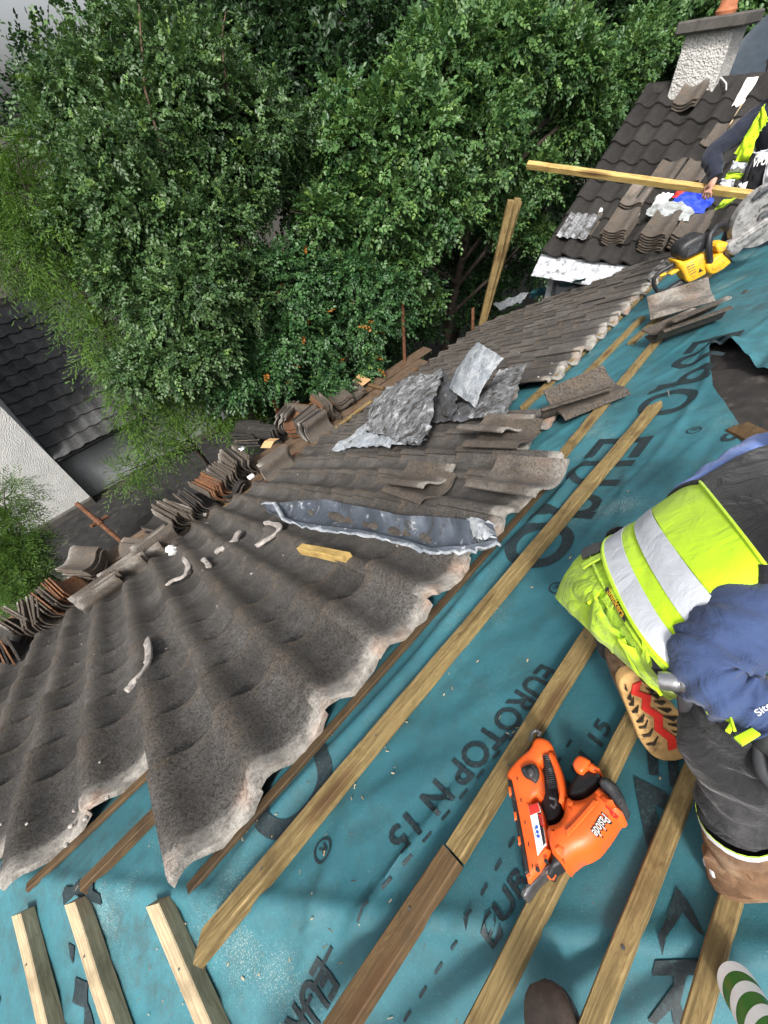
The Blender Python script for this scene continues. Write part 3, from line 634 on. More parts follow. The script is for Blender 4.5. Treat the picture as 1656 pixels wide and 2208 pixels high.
V, F = text2d('EUROTOP', .02); k_ = .40/V[:, 0].max(); V, F = fine(np.column_stack([V[:, 0]*k_, V[:, 1]*.085]), F, .02)
flush('printed_mark'); pa = np.array(hip_ud(688, 2060)); pb = np.array(hip_ud(596, 2240)); dr = (pb-pa)/np.linalg.norm(pb-pa); nr = np.array([-dr[1], dr[0]])
if nr[0] < 0: nr = -nr
nr = np.array([dr[1]*-1, dr[0]]) ; Q = pa + V[:, :1]*dr + V[:, 1:]*nr; add_ink(Q, F)
for k in range(4):
    flush('printed_dash'); q = np.array(hip_ud(715-22*k, 2035+52*k)); add_ink(*ink_poly([q, q+dr*.045, q+dr*.045+nr*.011, q+nr*.011], px=False))
flush('printed_mark')

# deck and walls under the membrane
hs_ = thing('house', 'roof being stripped, boarded deck and walls beneath the teal membrane', 'house', (0, 2, -5))
b = MB(); b.prism([(-4.2, -2.4), (7.3, -2.4), (7.3, 5.08), (-4.2, 5.08)], RP(0, 0, -.16), (1, 0, 0), (0, CT, -ST), -.03)
V = np.array([(-3.2, hip_d(-3.2)), (-1.64, -2.4), (1.6, -2.4), (hip_u(5.05), 5.05)])
b2 = MB(); b2.prism([(hip_u(-2.4), -2.4), (7.2, -2.4), (7.2, 5.06), (hip_u(5.06), 5.06)], RP(0, 0, -.12), (1, 0, 0), (0, CT, -ST), .03); b2.build('roof_deck', M['old_wood'], hs_)
b = MB(); b.box((1.5, 2.0-.1, -3.75), (11.0, 4.4, 2.5)); b.build('wall', M['white_harl'], hs_)
b = MB(); b.box((1.7, 4.43, -2.62), (10.6, .03, .20)); b.build('fascia', M['board_wood'], hs_)
b = MB(); G = np.array([[(-1.9+i*.2, 4.46+j*.12, -2.50-.012*j+.02*vn(i*.9, j*2, 3)) for j in range(3)] for i in range(46)]); b.sheet(G, .02)
tag(b.build('eaves_debris', M['debris']), 'strip of brown moss and grit lying along the eaves', 'debris', kind='stuff')

# old felt and slates showing in the tear
b = MB(); xs = np.linspace(1.75, 4.4, 60); ys = np.linspace(-.4, 1.2, 40); X, Y = np.meshgrid(xs, ys, indexing='ij')
w = -.055+.03*fbm(X*3, Y*3, 77, 4)+.02*np.abs(fbm(X*7, Y*5, 9, 3)); P = np.stack([X, Y*CT+w*ST, -Y*ST+w*CT], -1)
tag(b.sheet(P[:, ::-1], .01).build('old_felt', M['felt']), 'black crumpled old felt showing through the tear in the membrane', 'roofing felt')
b = MB(); p0, p1 = at(1590, 925, -.005), at(1690, 975, -.005); b.tube([p0, (p0+p1)/2, p1], [(.022, .05)]*3, 8, up=EN, sq=.5)
o = b.build('broken_board', M['old_wood']); tag(o, 'split brown board lying in the tear of the membrane', 'board')

# battens
def batten(p0, p1, wd_, ht, label, mat='batten_wood', n=EN, group=None, name='roof_batten', cut0=0.0, cut1=0.0, seed=0, parent=None):
    """p0,p1: centre line on the underside; cut: skew of the ends"""
    p0 = np.asarray(p0, float); p1 = np.asarray(p1, float); L = np.linalg.norm(p1-p0); X = (p1-p0)/L; n = N3(n - X*(X @ n)); Yv = np.cross(n, X)
    m = max(6, int(L/.12)); xs = np.linspace(0, L, m); r = np.random.default_rng(seed+7)
    b = MB(); prof = []; bv = .003
    for sx, sy in ((-1, 0), (-1, 1), (1, 1), (1, 0)):
        prof.append((sx*wd_/2, sy*ht))
    pr = []
    for (y, z), (oy, oz) in zip(prof, ((bv, bv), (bv, -bv), (-bv, -bv), (-bv, bv))):
        if (oy > 0) == (oz < 0): pr += [(y, z+oz), (y+oy, z)] if False else [(y, z+oz), (y+oy, z)]
        else: pr += [(y+oy, z), (y, z+oz)]
    pr = [(-wd_/2+bv, 0), (-wd_/2, bv), (-wd_/2, ht-bv), (-wd_/2+bv, ht), (wd_/2-bv, ht), (wd_/2, ht-bv), (wd_/2, bv), (wd_/2-bv, 0)]
    V = []
    for i, x in enumerate(xs):
        jy, jz = r.normal(0, .0009, 2)
        for (y, z) in pr:
            sk = cut0*y if i == 0 else (cut1*y if i == m-1 else 0); V.append((x+sk, y+jy, z+jz*(z > ht/2)))
    k = len(pr); F = [(i*k+j, i*k+(j+1) % k, (i+1)*k+(j+1) % k, (i+1)*k+j) for i in range(m-1) for j in range(k)]
    F = [tuple(reversed(f)) for f in F] + [tuple(range(k)), tuple(reversed([(m-1)*k+j for j in range(k)]))]
    F = [tuple(reversed(f)) for f in F]
    b.add(V, F); o = b.build(name, M[mat], parent, smooth=25); frame(o, p0, X, Yv)
    for x in (np.arange(.16+.1*r.random(), L-.05, .46) if name == 'roof_batten' else []):
        b = MB(); y = r.normal(0, wd_*.12); b.lathe([(0, 0), (.0035, 0), (.0035, .0006), (0, .0008)], np.array([x, y, ht+.0012]), (0, 0, 1), 8); h_ = b.build('nail_head', M['steel_dark'], None); h_.parent = o
    if label: tag(o, label, 'batten', group)
    return o
GB = 'battens nailed across the membrane'
batten(RP(-.585, 1.005, .004), at(1413, 885, .004)+RP(0, 0, 0)*0, .056, .044, 'long knotty batten from the mitred corner up beside the crouching worker', seed=1, cut0=.7, cut1=-1.1, group=GB)
batten(RP(-.75, .605, .004), RP(.012, .592, .004), .054, .036, 'darker lower length of the butted batten left of the nail gun', 'old_wood', seed=2, group=GB)
batten(RP(.017, .590, .004), RP(.95, .590, .004), .050, .034, 'paler upper length of the butted batten running under the worker', seed=3, group=GB)
batten(RP(-1.0, .392, .004), RP(.75, .390, .004), .040, .030, 'batten carrying the orange nail gun', seed=4, group=GB)
batten(RP(-1.0, .25, .004), RP(.75, .250, .004), .034, .026, 'batten between the tan boot sole and the black trouser leg', seed=5, group=GB)
batten(RP(-1.0, .139, .004), RP(.50, .139, .004), .031, .024, 'batten under the brown boot and the green and white can', seed=6, group=GB)
batten(RP(-.60, 1.202, .002), RP(1.75, 1.206, .002), .036, .017, 'dark batten under the first row of tiles, lower end cut square', 'shadowed_wood', seed=8, group=GB)
batten(RP(-.93, 1.585, .003), RP(-.2, 1.60, .003), .046, .034, 'brown batten end beside the two removed tiles', 'old_wood', seed=9, group=GB)
batten(RP(-1.16, 1.852, .001), RP(-.62, 1.854, .001), .038, .018, 'brown batten end at the far left under the lowest tiles', 'old_wood', seed=10, group=GB)
batten(at(1195, 1010, .003), at(1425, 730, .003), .052, .034, 'weathered batten between the whitened tile heads and the loose grey tile', seed=11, group=GB)
batten(at(1128, 965, .003), at(1240, 850, .003), .050, .034, 'short batten end below the two long loose tiles', seed=12, group=GB)
batten(at(1130, 885, .003), at(1440, 588, .003), .056, .04, 'batten running along the tile heads up to the yellow saw', seed=13, group=GB)
batten(at(1255, 822, .003), at(1385, 690, .003), .05, .036, 'bare batten behind the long grey loose tile', seed=14, group=GB)
batten(at(1360, 745, .003), at(1560, 570, .003), .05, .036, 'batten under the yellow saw and its two loose tiles', seed=15, group=GB)
# short battens on the hip slope
N2 = np.array([-math.sin(R(31.5)), 0, math.cos(R(31.5))])
for k, (pt, pb_, lab) in enumerate((((55, 1950), (105, 2208), 'leftmost short batten on the hip slope with a pale top face'), ((167, 1930), (255, 2208), 'middle short batten on the hip slope with a pale top face'), ((345, 1932), (443, 2160), 'short batten on the hip slope meeting the long mitred batten'))):
    a, c = hip_px(*pt, .035), hip_px(*pb_, .035); X0 = (a[0]+c[0])/2; a = np.array([X0, a[1], a[2]]); 
    z0 = -ST*hip_d(X0); a = np.array([X0, a[1], z0]); c = np.array([X0, -.6, z0])
    batten(a + N2*.004, c + N2*.004, .052, .046, lab, 'pale_wood', n=N2, group='short battens on the hip slope', seed=20+k, cut0=.6)

# laid tiles
def skew(u): return .045*np.clip(u-1.5, 0, 9)
def PT(u, d, w):
    dd = d + skew(u); ww = w + .030; return np.stack([u, dd*CT + ww*ST, -dd*ST + ww*CT], -1)
cells = []
for i in range(-7, 25):
    u0 = -.61+.30*i
    if u0 > 6.6: continue
    top = 0
    if i == -1: top = 2
    elif i == -2: top = 2
    elif i < -2: top = 3
    elif u0 < 1.7: top = 0
    elif u0 < 2.2: top = 1
    elif u0 < 2.8: top = 3
    else: top = 2
    if u0 > 5.6: top = 2
    for k in range(top, 12):
        d0 = 1.245+.325*k
        if d0 > 4.9: continue
        cells.append((u0, d0, 1.0 if k == top else 0.0))
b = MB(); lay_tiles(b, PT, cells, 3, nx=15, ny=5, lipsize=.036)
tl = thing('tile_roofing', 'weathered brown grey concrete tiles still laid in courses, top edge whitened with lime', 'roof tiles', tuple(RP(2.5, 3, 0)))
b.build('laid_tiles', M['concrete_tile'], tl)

# sawdust and wood chips on the membrane
b = MB(); r_ = np.random.default_rng(5)
for k in range(170):
    if k < 110: u_, d_ = r_.normal(-.55, .30), r_.normal(1.02, .30)
    elif k < 135: u_, d_ = r_.uniform(-.4, .9), r_.normal(.97, .05)
    else: u_, d_ = r_.uniform(-.3, 1.6), r_.uniform(.2, .95)
    if d_ > 1.22 and u_ > -.6: continue
    c = mem_P(u_, d_, .004); a = r_.uniform(0, 6.28); L_, W_ = r_.uniform(.002, .008), r_.uniform(.0008, .0025); e = np.array([math.cos(a), math.sin(a)*CT, -math.sin(a)*ST]); f = np.cross(EN, e)
    b.add([c-e*L_-f*W_, c+e*L_-f*W_*.5, c+e*L_*.9+f*W_+EN*.002, c-e*L_+f*W_*.7+EN*.001], [(0, 1, 2, 3)])
tag(b.build('wood_chips', M['pale_wood'], smooth=0), 'pale wood chips and sawdust scattered over the membrane', 'wood chips', kind='stuff')

# ================================================================ loose tiles, stacks, lead, boards
TV = []
def tile_variant(tint, lime_head, terra, seed, mat='concrete_tile', lime_all=0.0):
    G, lime, th = tile_geo(13, 7, seed=seed); G = G - np.array([.161, .21, .03])
    lm = lime_all*np.clip(.5+.8*fbm(G[..., 0]*9+seed, G[..., 1]*9, 4), 0, 1)
    if lime_head: lm = np.maximum(lm, np.clip(1-(G[..., 1]+.21)/.09, 0, 1)*lime_head)
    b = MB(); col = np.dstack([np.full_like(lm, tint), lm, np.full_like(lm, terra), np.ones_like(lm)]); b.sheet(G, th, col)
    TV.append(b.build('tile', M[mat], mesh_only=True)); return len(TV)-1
T_PLAIN = [tile_variant(.5, 0, 0, 1), tile_variant(.62, 0, 0, 2), tile_variant(.38, 0, 0, 3), tile_variant(.55, .9, 0, 4)]
T_LIME = [tile_variant(.6, .9, 0, 5, lime_all=.5), tile_variant(.7, .6, 0, 6, lime_all=.85)]
T_RED = [tile_variant(.5, 0, .75, 7), tile_variant(.6, .3, .95, 8)]
T_DARK = [tile_variant(.5, 0, 0, 9, 'dark_tile'), tile_variant(.65, .2, 0, 10, 'dark_tile', .1)]
def tile_at(c, Y, Z, v, label, group=None, roll=0.0, name='roof_tile'):
    Y = N3(Y); Z = np.asarray(Z, float); Z = N3(Z - Y*(Y @ Z)); X = np.cross(Y, Z)
    if roll: X, Z = X*math.cos(roll)+Z*math.sin(roll), Z*math.cos(roll)-X*math.sin(roll)
    o = link(name, TV[v]); frame(o, c, X, Y); return tag(o, label, 'roof tile', group)
DN = np.array([0, CT, -ST])        # down the slope
tile_at(at(905, 1052, .135), DN+np.array([.12, 0, 0]), EN, 0, 'loose grey tile lying under another one in the middle of the tiled slope', roll=.05)
tile_at(at(900, 1033, .175), DN+np.array([-.05, 0, 0]), EN, 3, 'loose grey tile lying on top of another, right of the lead tray', roll=-.10)
tile_at(at(1115, 1035, .135), DN+np.array([.02, 0, 0]), EN, 4, 'loose tile with a lime-white corner at the torn top edge of the tiling', roll=.03)
tile_at(at(1068, 922, .165), DN+np.array([.10, 0, 0]), EN, 4, 'grey loose tile with a white near edge just below the lead sheets', roll=-.15)
tile_at(at(1085, 945, .13), DN+np.array([.0, 0, 0]), EN, 2, 'darker loose tile lying beneath the white edged one below the lead', roll=.1)
p, q = at(1180, 893, .09), at(1345, 815, .10); c = (p+q)/2
tile_at(c+EN*.0, p-q, EN, 1, 'long grey loose tile bridging two battens below the pair by the saw', roll=.55)
tile_at(at(1238, 878, .06), at(1170, 905, .06)-at(1310, 850, .06), EN, 2, 'second loose tile tucked beneath the long grey one on the battens', roll=-.35)
tile_at(at(1465, 653, .11), at(1380, 690, .1)-at(1560, 625, .1), EN, 5, 'lime streaked loose tile nearest the saw handle', roll=.45)
tile_at(at(1478, 690, .115), at(1395, 745, .1)-at(1575, 650, .1), EN, 3, 'uppermost dark loose tile of the pair over the batten above the big black letters', roll=-.12)
tile_at(at(1482, 708, .055), at(1405, 760, .05)-at(1570, 690, .05), EN, 1, 'chipped lower loose tile under the dark one by the black letters', roll=-.20)

# scaffold boards along the eaves
BZ = -2.58
for k, (y0, x0, x1) in enumerate(((4.60, -4.2, 5.35), (4.84, -3.7, 5.15), (5.08, -4.4, 5.55))):
    b = MB(); n = 40; xs = np.linspace(x0, x1, n); b.tube([(x, y0+.11, BZ-.02+.008*math.sin(x*1.3+k)) for x in xs], [(.019, .112)]*n, 8, up=(0, 0, 1), sq=.35)
    tag(b.build('scaffold_board', M['board_wood']), ('inner worn scaffold board along the eaves beneath the tile stacks', 'middle worn scaffold board along the eaves, shortest at its far end', 'outer worn scaffold board along the eaves, longest at its far end')[k], 'scaffold board', 'scaffold boards along the eaves')
def eave_pt(px_, py_, z): return onax(px_, py_, 2, z)
UPV = np.array([0, 0, 1.0])
STN = 0
def stack(px_, py_, kind, n, label, turn=0.0, lean=0.0, vs=None, z=BZ, gap=.022, seed=None, long_up=0.0):
    global STN; STN += 1; r = np.random.default_rng(seed or STN*13)
    vs = vs or (T_PLAIN+T_LIME[:1])
    ca, sa = math.cos(turn), math.sin(turn); ex = np.array([ca, sa, 0]); ey = np.array([-sa, ca, 0])
    h = {'book': .17, 'edge': .17, 'flat': .03}[kind]
    c = eave_pt(px_, py_, z+h) ; grp = label if n > 1 else None
    for i in range(n):
        v = vs[int(r.integers(len(vs)))]; j = r.normal(0, .012, 3)
        if kind == 'book':         # on edge like books: long side towards the roof, stacked along the eaves
            Yd = -ey + UPV*(long_up+r.normal(0, .05)); Zd = ex + UPV*(lean+r.normal(0, .05)); o = c + ex*(i-(n-1)/2)*(gap+.006) + j*np.array([.2, 1.6, .5])
        elif kind == 'edge':       # on edge along the eaves, stacked outwards
            Yd = ex + UPV*r.normal(0, .05); Zd = -ey + UPV*(lean+r.normal(0, .06)); o = c + ey*(i-(n-1)/2)*(gap+.006) + j*np.array([2, .3, .5])
        else:
            Yd = -ey*1.0 + ex*r.normal(0, .06); Zd = UPV + ex*(lean+r.normal(0, .03)); o = c + UPV*i*gap + j*np.array([.8, .8, .1])
        t = tile_at(o, Yd, Zd, v, label, grp)
    return c
A_ = stack
A_(14, 1440, 'book', 14, 'tile in the dark row standing on edge at the far left end of the eaves', lean=.2, vs=T_DARK+T_PLAIN[2:3]+T_RED[:1])
A_(52, 1345, 'book', 6, 'upright pale edged tile of the small group second from the left end', turn=.25, lean=.45, vs=T_PLAIN+T_LIME)
A_(92, 1330, 'book', 7, 'tile of the leaning group between the upright pale ones and the orange clay ones', lean=.3, turn=-.2)
A_(122, 1300, 'book', 6, 'orange backed clay coloured tile leaning at the left of the eaves', lean=.5, turn=.15, vs=T_RED[:1]+T_PLAIN+T_LIME[:1])
A_(150, 1275, 'book', 4, 'big rust orange tile leaning beside the tidy flat stack', lean=.75, turn=.1, vs=T_RED)
A_(196, 1225, 'flat', 7, 'grey tile of the tidy flat stack standing proud at the left of the eaves', turn=.55, gap=.030)
A_(225, 1285, 'edge', 7, 'tile of the long edge-on group lying against the left tiling', turn=.05, lean=.3, vs=T_LIME+T_PLAIN[3:4], z=BZ+.12)
A_(275, 1240, 'edge', 4, 'white edged tile propped beside the rusty scaffold tube', turn=-.05, lean=.5, vs=T_LIME, z=BZ+.10)
A_(300, 1195, 'book', 4, 'tile standing askew between the rusty tube and the white mortar lump', turn=.5, lean=-.4, vs=T_PLAIN+T_LIME)
A_(318, 1215, 'edge', 4, 'long pale tile lying against the tiling below the mortar lump', lean=.8, vs=T_LIME)
A_(362, 1140, 'flat', 6, 'tile of the low flat stack left of the leaning row', turn=.35, gap=.026, vs=T_PLAIN+T_DARK)
A_(378, 1112, 'book', 8, 'tile in the leaning row with splayed pale edges at the middle of the eaves', turn=.1, lean=.35, vs=T_PLAIN+T_LIME[:1])
A_(425, 1085, 'book', 6, 'dark tile leaning left of the rust brown faced one', turn=.0, lean=.6, vs=T_DARK+T_PLAIN[:2])
A_(458, 1058, 'book', 8, 'rust brown faced tile in the curved row of S shaped ends', turn=.1, lean=.35, vs=T_RED+T_RED[:1]+T_PLAIN[:1])
A_(482, 1035, 'book', 10, 'tile showing its S shaped end beside the small white packet', turn=.0, lean=.2, vs=T_PLAIN+T_DARK)
A_(512, 1000, 'book', 10, 'tile in the tall fanned row with pale upper edges below the cardboard', turn=-.1, lean=.15, vs=T_DARK+T_LIME[:1]+T_PLAIN)
A_(545, 950, 'flat', 8, 'dark tile of the tall flat stack behind the foil and cardboard', turn=.5, gap=.032, vs=T_DARK+T_PLAIN[2:3])
A_(572, 940, 'book', 6, 'dark tile leaning against the tall flat stack', turn=.4, lean=.4, vs=T_DARK)
A_(598, 1005, 'edge', 5, 'long tile lying edge-on along the tiling above the brown grit', turn=.03, lean=.9, vs=T_PLAIN+T_RED[:1], z=BZ+.12)
A_(616, 898, 'edge', 7, 'thin edged tile of the group poking out past the boards', turn=.5, lean=-.2, vs=T_PLAIN+T_LIME)
A_(640, 925, 'flat', 6, 'tile of the reddish low stack under the edge-on group', turn=-.35, gap=.028, vs=T_RED+T_PLAIN)
A_(672, 915, 'edge', 11, 'long dark tile of the big edge-on group beside the tiling', turn=.12, lean=.35, vs=T_PLAIN+T_DARK)
A_(735, 868, 'flat', 6, 'tile of the white dusted stack nearest the orange tool', turn=-.35, gap=.028, vs=T_RED[:1]+T_LIME+T_PLAIN)
A_(700, 880, 'book', 6, 'tile leaning on the white dusted stack by the orange tool', turn=-.3, lean=.3, vs=T_RED[:1]+T_PLAIN)

A_(34, 1390, 'flat', 5, 'flat grey tile between the dark row and the upright pale edged group', turn=.3, vs=T_PLAIN+T_DARK, gap=.03)
A_(342, 1180, 'edge', 4, 'long tile lying on edge beside the low flat stack', turn=.1, lean=.6, vs=T_LIME+T_PLAIN, z=BZ+.06)
A_(440, 1118, 'flat', 3, 'half buried flat tile against the grit below the leaning row', turn=.2, vs=T_PLAIN+T_RED[:1], gap=.026)
A_(405, 1108, 'book', 4, 'thin tile filling the gap between the splayed and the dark leaning tiles', turn=.2, lean=.5, vs=T_PLAIN+T_LIME)
A_(495, 1060, 'flat', 4, 'flat tile under the S shaped ends near the white packet', turn=.15, vs=T_PLAIN+T_DARK, gap=.03)
A_(650, 890, 'book', 4, 'brown tile leaning out past the thin edged group', turn=.3, lean=.3, vs=T_RED[:1]+T_PLAIN)
A_(760, 850, 'flat', 3, 'small flat stack tile beside the orange tool', turn=-.3, vs=T_PLAIN+T_LIME, gap=.028)

# rusty scaffold pieces
def rod(name, pts, r_, mat, label, cat, n=10, group=None, parent=None):
    b = MB(); b.tube(pts, r_, n); o = b.build(name, M[mat], parent)
    return tag(o, label, cat, group) if label else o
t = thing('scaffold_bracket', 'rusty scaffold bracket with a cross piece sticking out over the dark lane', 'scaffold bracket', onax(265, 1165, 2, BZ))
p0 = onax(262, 1168, 2, -2.62); p1 = onax(165, 1085, 1, 5.9)
rod('tube', [p0, p1], .028, 'rust', None, None, parent=t)
m_ = p0+(p1-p0)*.52; d_ = N3(np.cross(p1-p0, (.2, .1, 1)))
rod('cross_piece', [m_-d_*.10, m_+d_*.13], .024, 'rust', None, None, parent=t)
rod('collar', [m_-N3(p1-p0)*.04, m_+N3(p1-p0)*.04], .042, 'rust', None, None, parent=t)
rod('scaffold_tube', [onax(250, 1225, 2, -2.30), onax(296, 1262, 2, -2.42)], .026, 'rust', 'short rusty scaffold tube wedged among the tiles at the left', 'scaffold tube')
rod('scaffold_tube', [onax(1019, 712, 0, 6.9), onax(1020, 664, 0, 6.95)], .032, 'rust', 'rusty tube end standing up beside the leaning bundle of posts', 'scaffold tube')
rod('scaffold_tube', [onax(873, 790, 1, 5.2), onax(868, 650, 1, 5.3)], .030, 'rust', 'brown upright pole rising behind the far end of the boards', 'scaffold tube')
rod('scaffold_coupler', [onax(590, 865, 2, -2.55), onax(601, 893, 2, -2.62)], .045, 'clay', 'small reddish coupler sticking up behind the edge-on tiles', 'coupler')
rod('scaffold_tube', [onax(560, 1050, 2, -2.35), onax(640, 975, 2, -2.35)], .016, 'rust', 'thin rusty bar lying along the eaves above the brown grit', 'scaffold tube')
# bundle of posts leaning at the far end
GP = 'bundle of leaning posts at the far end'
for k, (dx, dy, bx_, L) in enumerate(((0, 0, 0, 0), (.085, .02, .03, -4), (.02, .085, .05, 6), (.10, .10, .02, 2))):
    p0 = onax(1026+bx_*60, 745, 1, 5.0+dy*.5); p1 = onax(1101+dx*170, 430+L, 1, 4.55+dy)
    batten(p0, p1, .10, .075, ('front golden brown post of the leaning bundle', 'right hand post of the leaning bundle', 'rear post of the leaning bundle, lighter at the top', 'shaded inner post of the leaning bundle')[k], 'batten_wood', n=np.array([-.6, -.6, .3]), group=GP, name='wooden_post', seed=40+k)

# lead scraps
def patch(name, corners, mat, label, nu=26, nv=18, th=.004, crum=.02, fr=5.0, seed=0, bend=None, edge=.012):
    """sheet through four corner points (a b / d c), crumpled"""
    a, b_, c, d = [np.asarray(k, float) for k in corners]; s = np.linspace(0, 1, nu)[:, None, None]; t_ = np.linspace(0, 1, nv)[None, :, None]
    G = a*(1-s)*(1-t_)+b_*s*(1-t_)+c*s*t_+d*(1-s)*t_; n = N3(np.cross(b_-a, d-a))
    if n @ EN < 0 and n @ (CAM-a) < 0: n = -n
    S, T = np.meshgrid(np.linspace(0, 1, nu), np.linspace(0, 1, nv), indexing='ij'); Ls = np.linalg.norm(b_-a); Lt = np.linalg.norm(d-a)
    h = crum*(fbm(S*Ls*fr*1.6, T*Lt*fr*1.6, seed, 2)) + crum*.5*(np.abs(vn(S*Ls*fr*2+T*Lt*fr, T*Lt*fr*2, seed+9))-.4)
    if bend is not None: h = h + bend(S, T)
    G = G + h[..., None]*n
    ed = np.minimum(np.minimum(S, 1-S), np.minimum(T, 1-T)); jit = np.clip(1-ed*9, 0, 1)*edge
    G = G + (np.stack([vn(S*31+seed, T*29, 1), vn(S*27, T*33+seed, 2), vn(S*30+5, T*28, 3+seed)], -1)*jit[..., None])
    if np.cross(G[1, 0]-G[0, 0], G[0, 1]-G[0, 0]) @ (CAM-G[0, 0]) < 0: G = G[:, ::-1]
    b = MB(); b.sheet(G, th); return tag(b.build(name, M[mat], smooth=50), label, 'lead sheet')
patch('lead_sheet', (at(800, 872, 0.250), at(958, 800, 0.380), at(912, 962, 0.200), at(795, 930, 0.170)), 'lead', 'big crumpled grey and white lead sheet on the middle of the tiling', 40, 30, crum=.016, fr=2.4, seed=3, bend=lambda S, T: .09*np.sin(S*3.1)*np.cos(T*2.2)+.03*np.abs(np.sin(S*7+T*3)), edge=.03)
patch('lead_sheet', (at(800, 905, 0.190), at(915, 945, 0.150), at(900, 958, 0.125), at(715, 968, 0.120)), 'lead_bright', 'pale torn lead strip poking out under the big crumpled sheet', 24, 10, crum=.015, fr=4, seed=5, edge=.03)
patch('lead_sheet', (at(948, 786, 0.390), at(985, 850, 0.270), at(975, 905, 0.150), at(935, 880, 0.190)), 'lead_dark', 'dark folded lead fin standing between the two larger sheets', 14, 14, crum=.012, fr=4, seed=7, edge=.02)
patch('lead_sheet', (at(1029, 736, 0.550), at(1086, 772, 0.470), at(1026, 878, 0.210), at(968, 834, 0.270)), 'lead_bright', 'bright bluish lead sheet standing up above the others', 20, 24, crum=.006, fr=4, seed=11, bend=lambda S, T: .06*np.sin(S*3.14)+.03*np.sin(T*3), edge=.006)
patch('lead_sheet', (at(1078, 798, 0.270), at(1134, 785, 0.270), at(1088, 898, 0.160), at(1006, 900, 0.150)), 'lead', 'lichen spotted flat lead sheet right of the bright upright one', 20, 22, crum=.006, fr=3, seed=13, edge=.012)
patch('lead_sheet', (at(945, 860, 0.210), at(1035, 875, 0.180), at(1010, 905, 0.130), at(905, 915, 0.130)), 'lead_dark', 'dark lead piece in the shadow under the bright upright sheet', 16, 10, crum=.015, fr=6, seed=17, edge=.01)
def tray():
    top = [(566, 1088), (640, 1080), (700, 1076), (780, 1093), (850, 1108), (930, 1115), (1000, 1122), (1062, 1130)]
    bot = [(575, 1100), (640, 1128), (700, 1137), (780, 1146), (850, 1160), (930, 1184), (1000, 1178), (1068, 1160)]
    m = 60; s = np.linspace(0, 7, m); tp = np.array([[np.interp(k, range(8), [q[i] for q in top]) for i in (0, 1)] for k in s]); bt = np.array([[np.interp(k, range(8), [q[i] for q in bot]) for i in (0, 1)] for k in s])
    G = []
    for i in range(m):
        a = at(*tp[i], .20+.02*math.sin(i*.9)); c = at(*bt[i], .165+.012*vn(i*.7, 3.3, 5)); row = []
        for j, t_ in enumerate(np.linspace(0, 1, 12)):
            q = a*(1-t_)+c*t_; dip = -.060*math.sin(math.pi*t_)**.7 + .006*float(fbm(i*.22, t_*2.5, 8, 2))
            if j == 11: q = q + EN*(-.03+.012*vn(i*.9, 1.1, 3)) + DN*-.012
            if j == 10: q = q + EN*.014
            row.append(q+EN*dip)
        G.append(row)
    G = np.array(G); 
    if np.cross(G[1, 0]-G[0, 0], G[0, 1]-G[0, 0]) @ EN < 0: G = G[:, ::-1]
    b = MB(); b.sheet(G, .005); t = thing('lead_tray', 'long blue grey lead gutter tray with a crinkled white edge across the tiling', 'lead tray', G[m//2, 6])
    b.build('trough', M['lead_mid'], t, smooth=50)
    b = MB(); e = [max((G[i, 0], G[i, -1]), key=lambda q: -(q @ DN)*0 + np.linalg.norm(q-at(*bt[i], .12))*-1) + EN*.006 for i in range(m)]
    b.tube([q+EN*.006*math.sin(i*1.9)+DN*.006*math.sin(i*1.3) for i, q in enumerate(e)], [(.006+.004*abs(math.sin(i*.8)), .012+.007*math.sin(i*.55)) for i in range(m)], 8, up=EN); b.build('crinkled_edge', M['lead_bright'], t, smooth=60)
mat_lead('lead_mid', (0.060, 0.072, 0.092), 0.25, 0.50)
tray()
for k, (pts, lab) in enumerate((([(640, 1090), (655, 1078), (690, 1072)], 'curl of torn straw and leaf in the upper end of the lead tray'),)):
    pass
patch('lead_scrap', (at(1005, 1122, 0.180), at(1062, 1130, 0.190), at(1066, 1165, 0.170), at(1030, 1168, 0.170)), 'lead_bright', 'pale curled lead flap at the right end of the long tray', 14, 12, crum=.012, fr=8, seed=23, bend=lambda S, T: .03*np.sin(S*3.1), edge=.012)

# offcut of new batten
p0, p1 = at(655, 1190, .105), at(757, 1212, .105)
batten(p0, p1, .055, .055, 'short yellow offcut of new batten lying on the tiles', 'new_wood', name='timber_offcut', seed=60)

# mortar fragments
def fragment(pts, w, r0, label, seed=0):
    P = np.array([at(x, y, w) for x, y in pts]); m = 18; s = np.linspace(0, len(P)-1, m); Q = np.array([[np.interp(k, range(len(P)), P[:, i]) for i in range(3)] for k in s])
    for _ in range(3): Q[1:-1] = (Q[:-2]+2*Q[1:-1]+Q[2:])/4
    b = MB(); b.tube(Q, [(r0*.55*(1+.15*vn(i*.6, seed, 3)), r0*(1+.25*vn(i*.5, seed+.5, 2))*(.55 if i in (0, m-1) else 1)) for i in range(m)], 11, up=EN, sq=.6); V = b.v[0]; b.v[0] = V + .006*np.stack([vn(V[:, 0]*60, V[:, 1]*60, 3), vn(V[:, 1]*60, V[:, 2]*60, 4), vn(V[:, 2]*60, V[:, 0]*60, 5)], -1); tag(b.build('mortar_piece', M['mortar'], smooth=25), label, 'mortar')
fragment([(318, 1378), (322, 1415), (312, 1448), (285, 1478), (272, 1490)], .122, .024, 'long curved mortar piece lying on the left of the tiling', 1)
fragment([(396, 1203), (410, 1220), (398, 1243), (375, 1250), (358, 1262)], .122, .024, 'hooked mortar piece just below the white lump', 2)
fragment([(570, 1128), (606, 1132), (600, 1148), (575, 1165), (551, 1176)], .122, .024, 'curved mortar piece lying beneath the end of the lead tray', 3)
fragment([(515, 1148), (505, 1168), (480, 1182), (465, 1190)], .112, .036, 'broad dished mortar piece on the upper left tiling', 4)
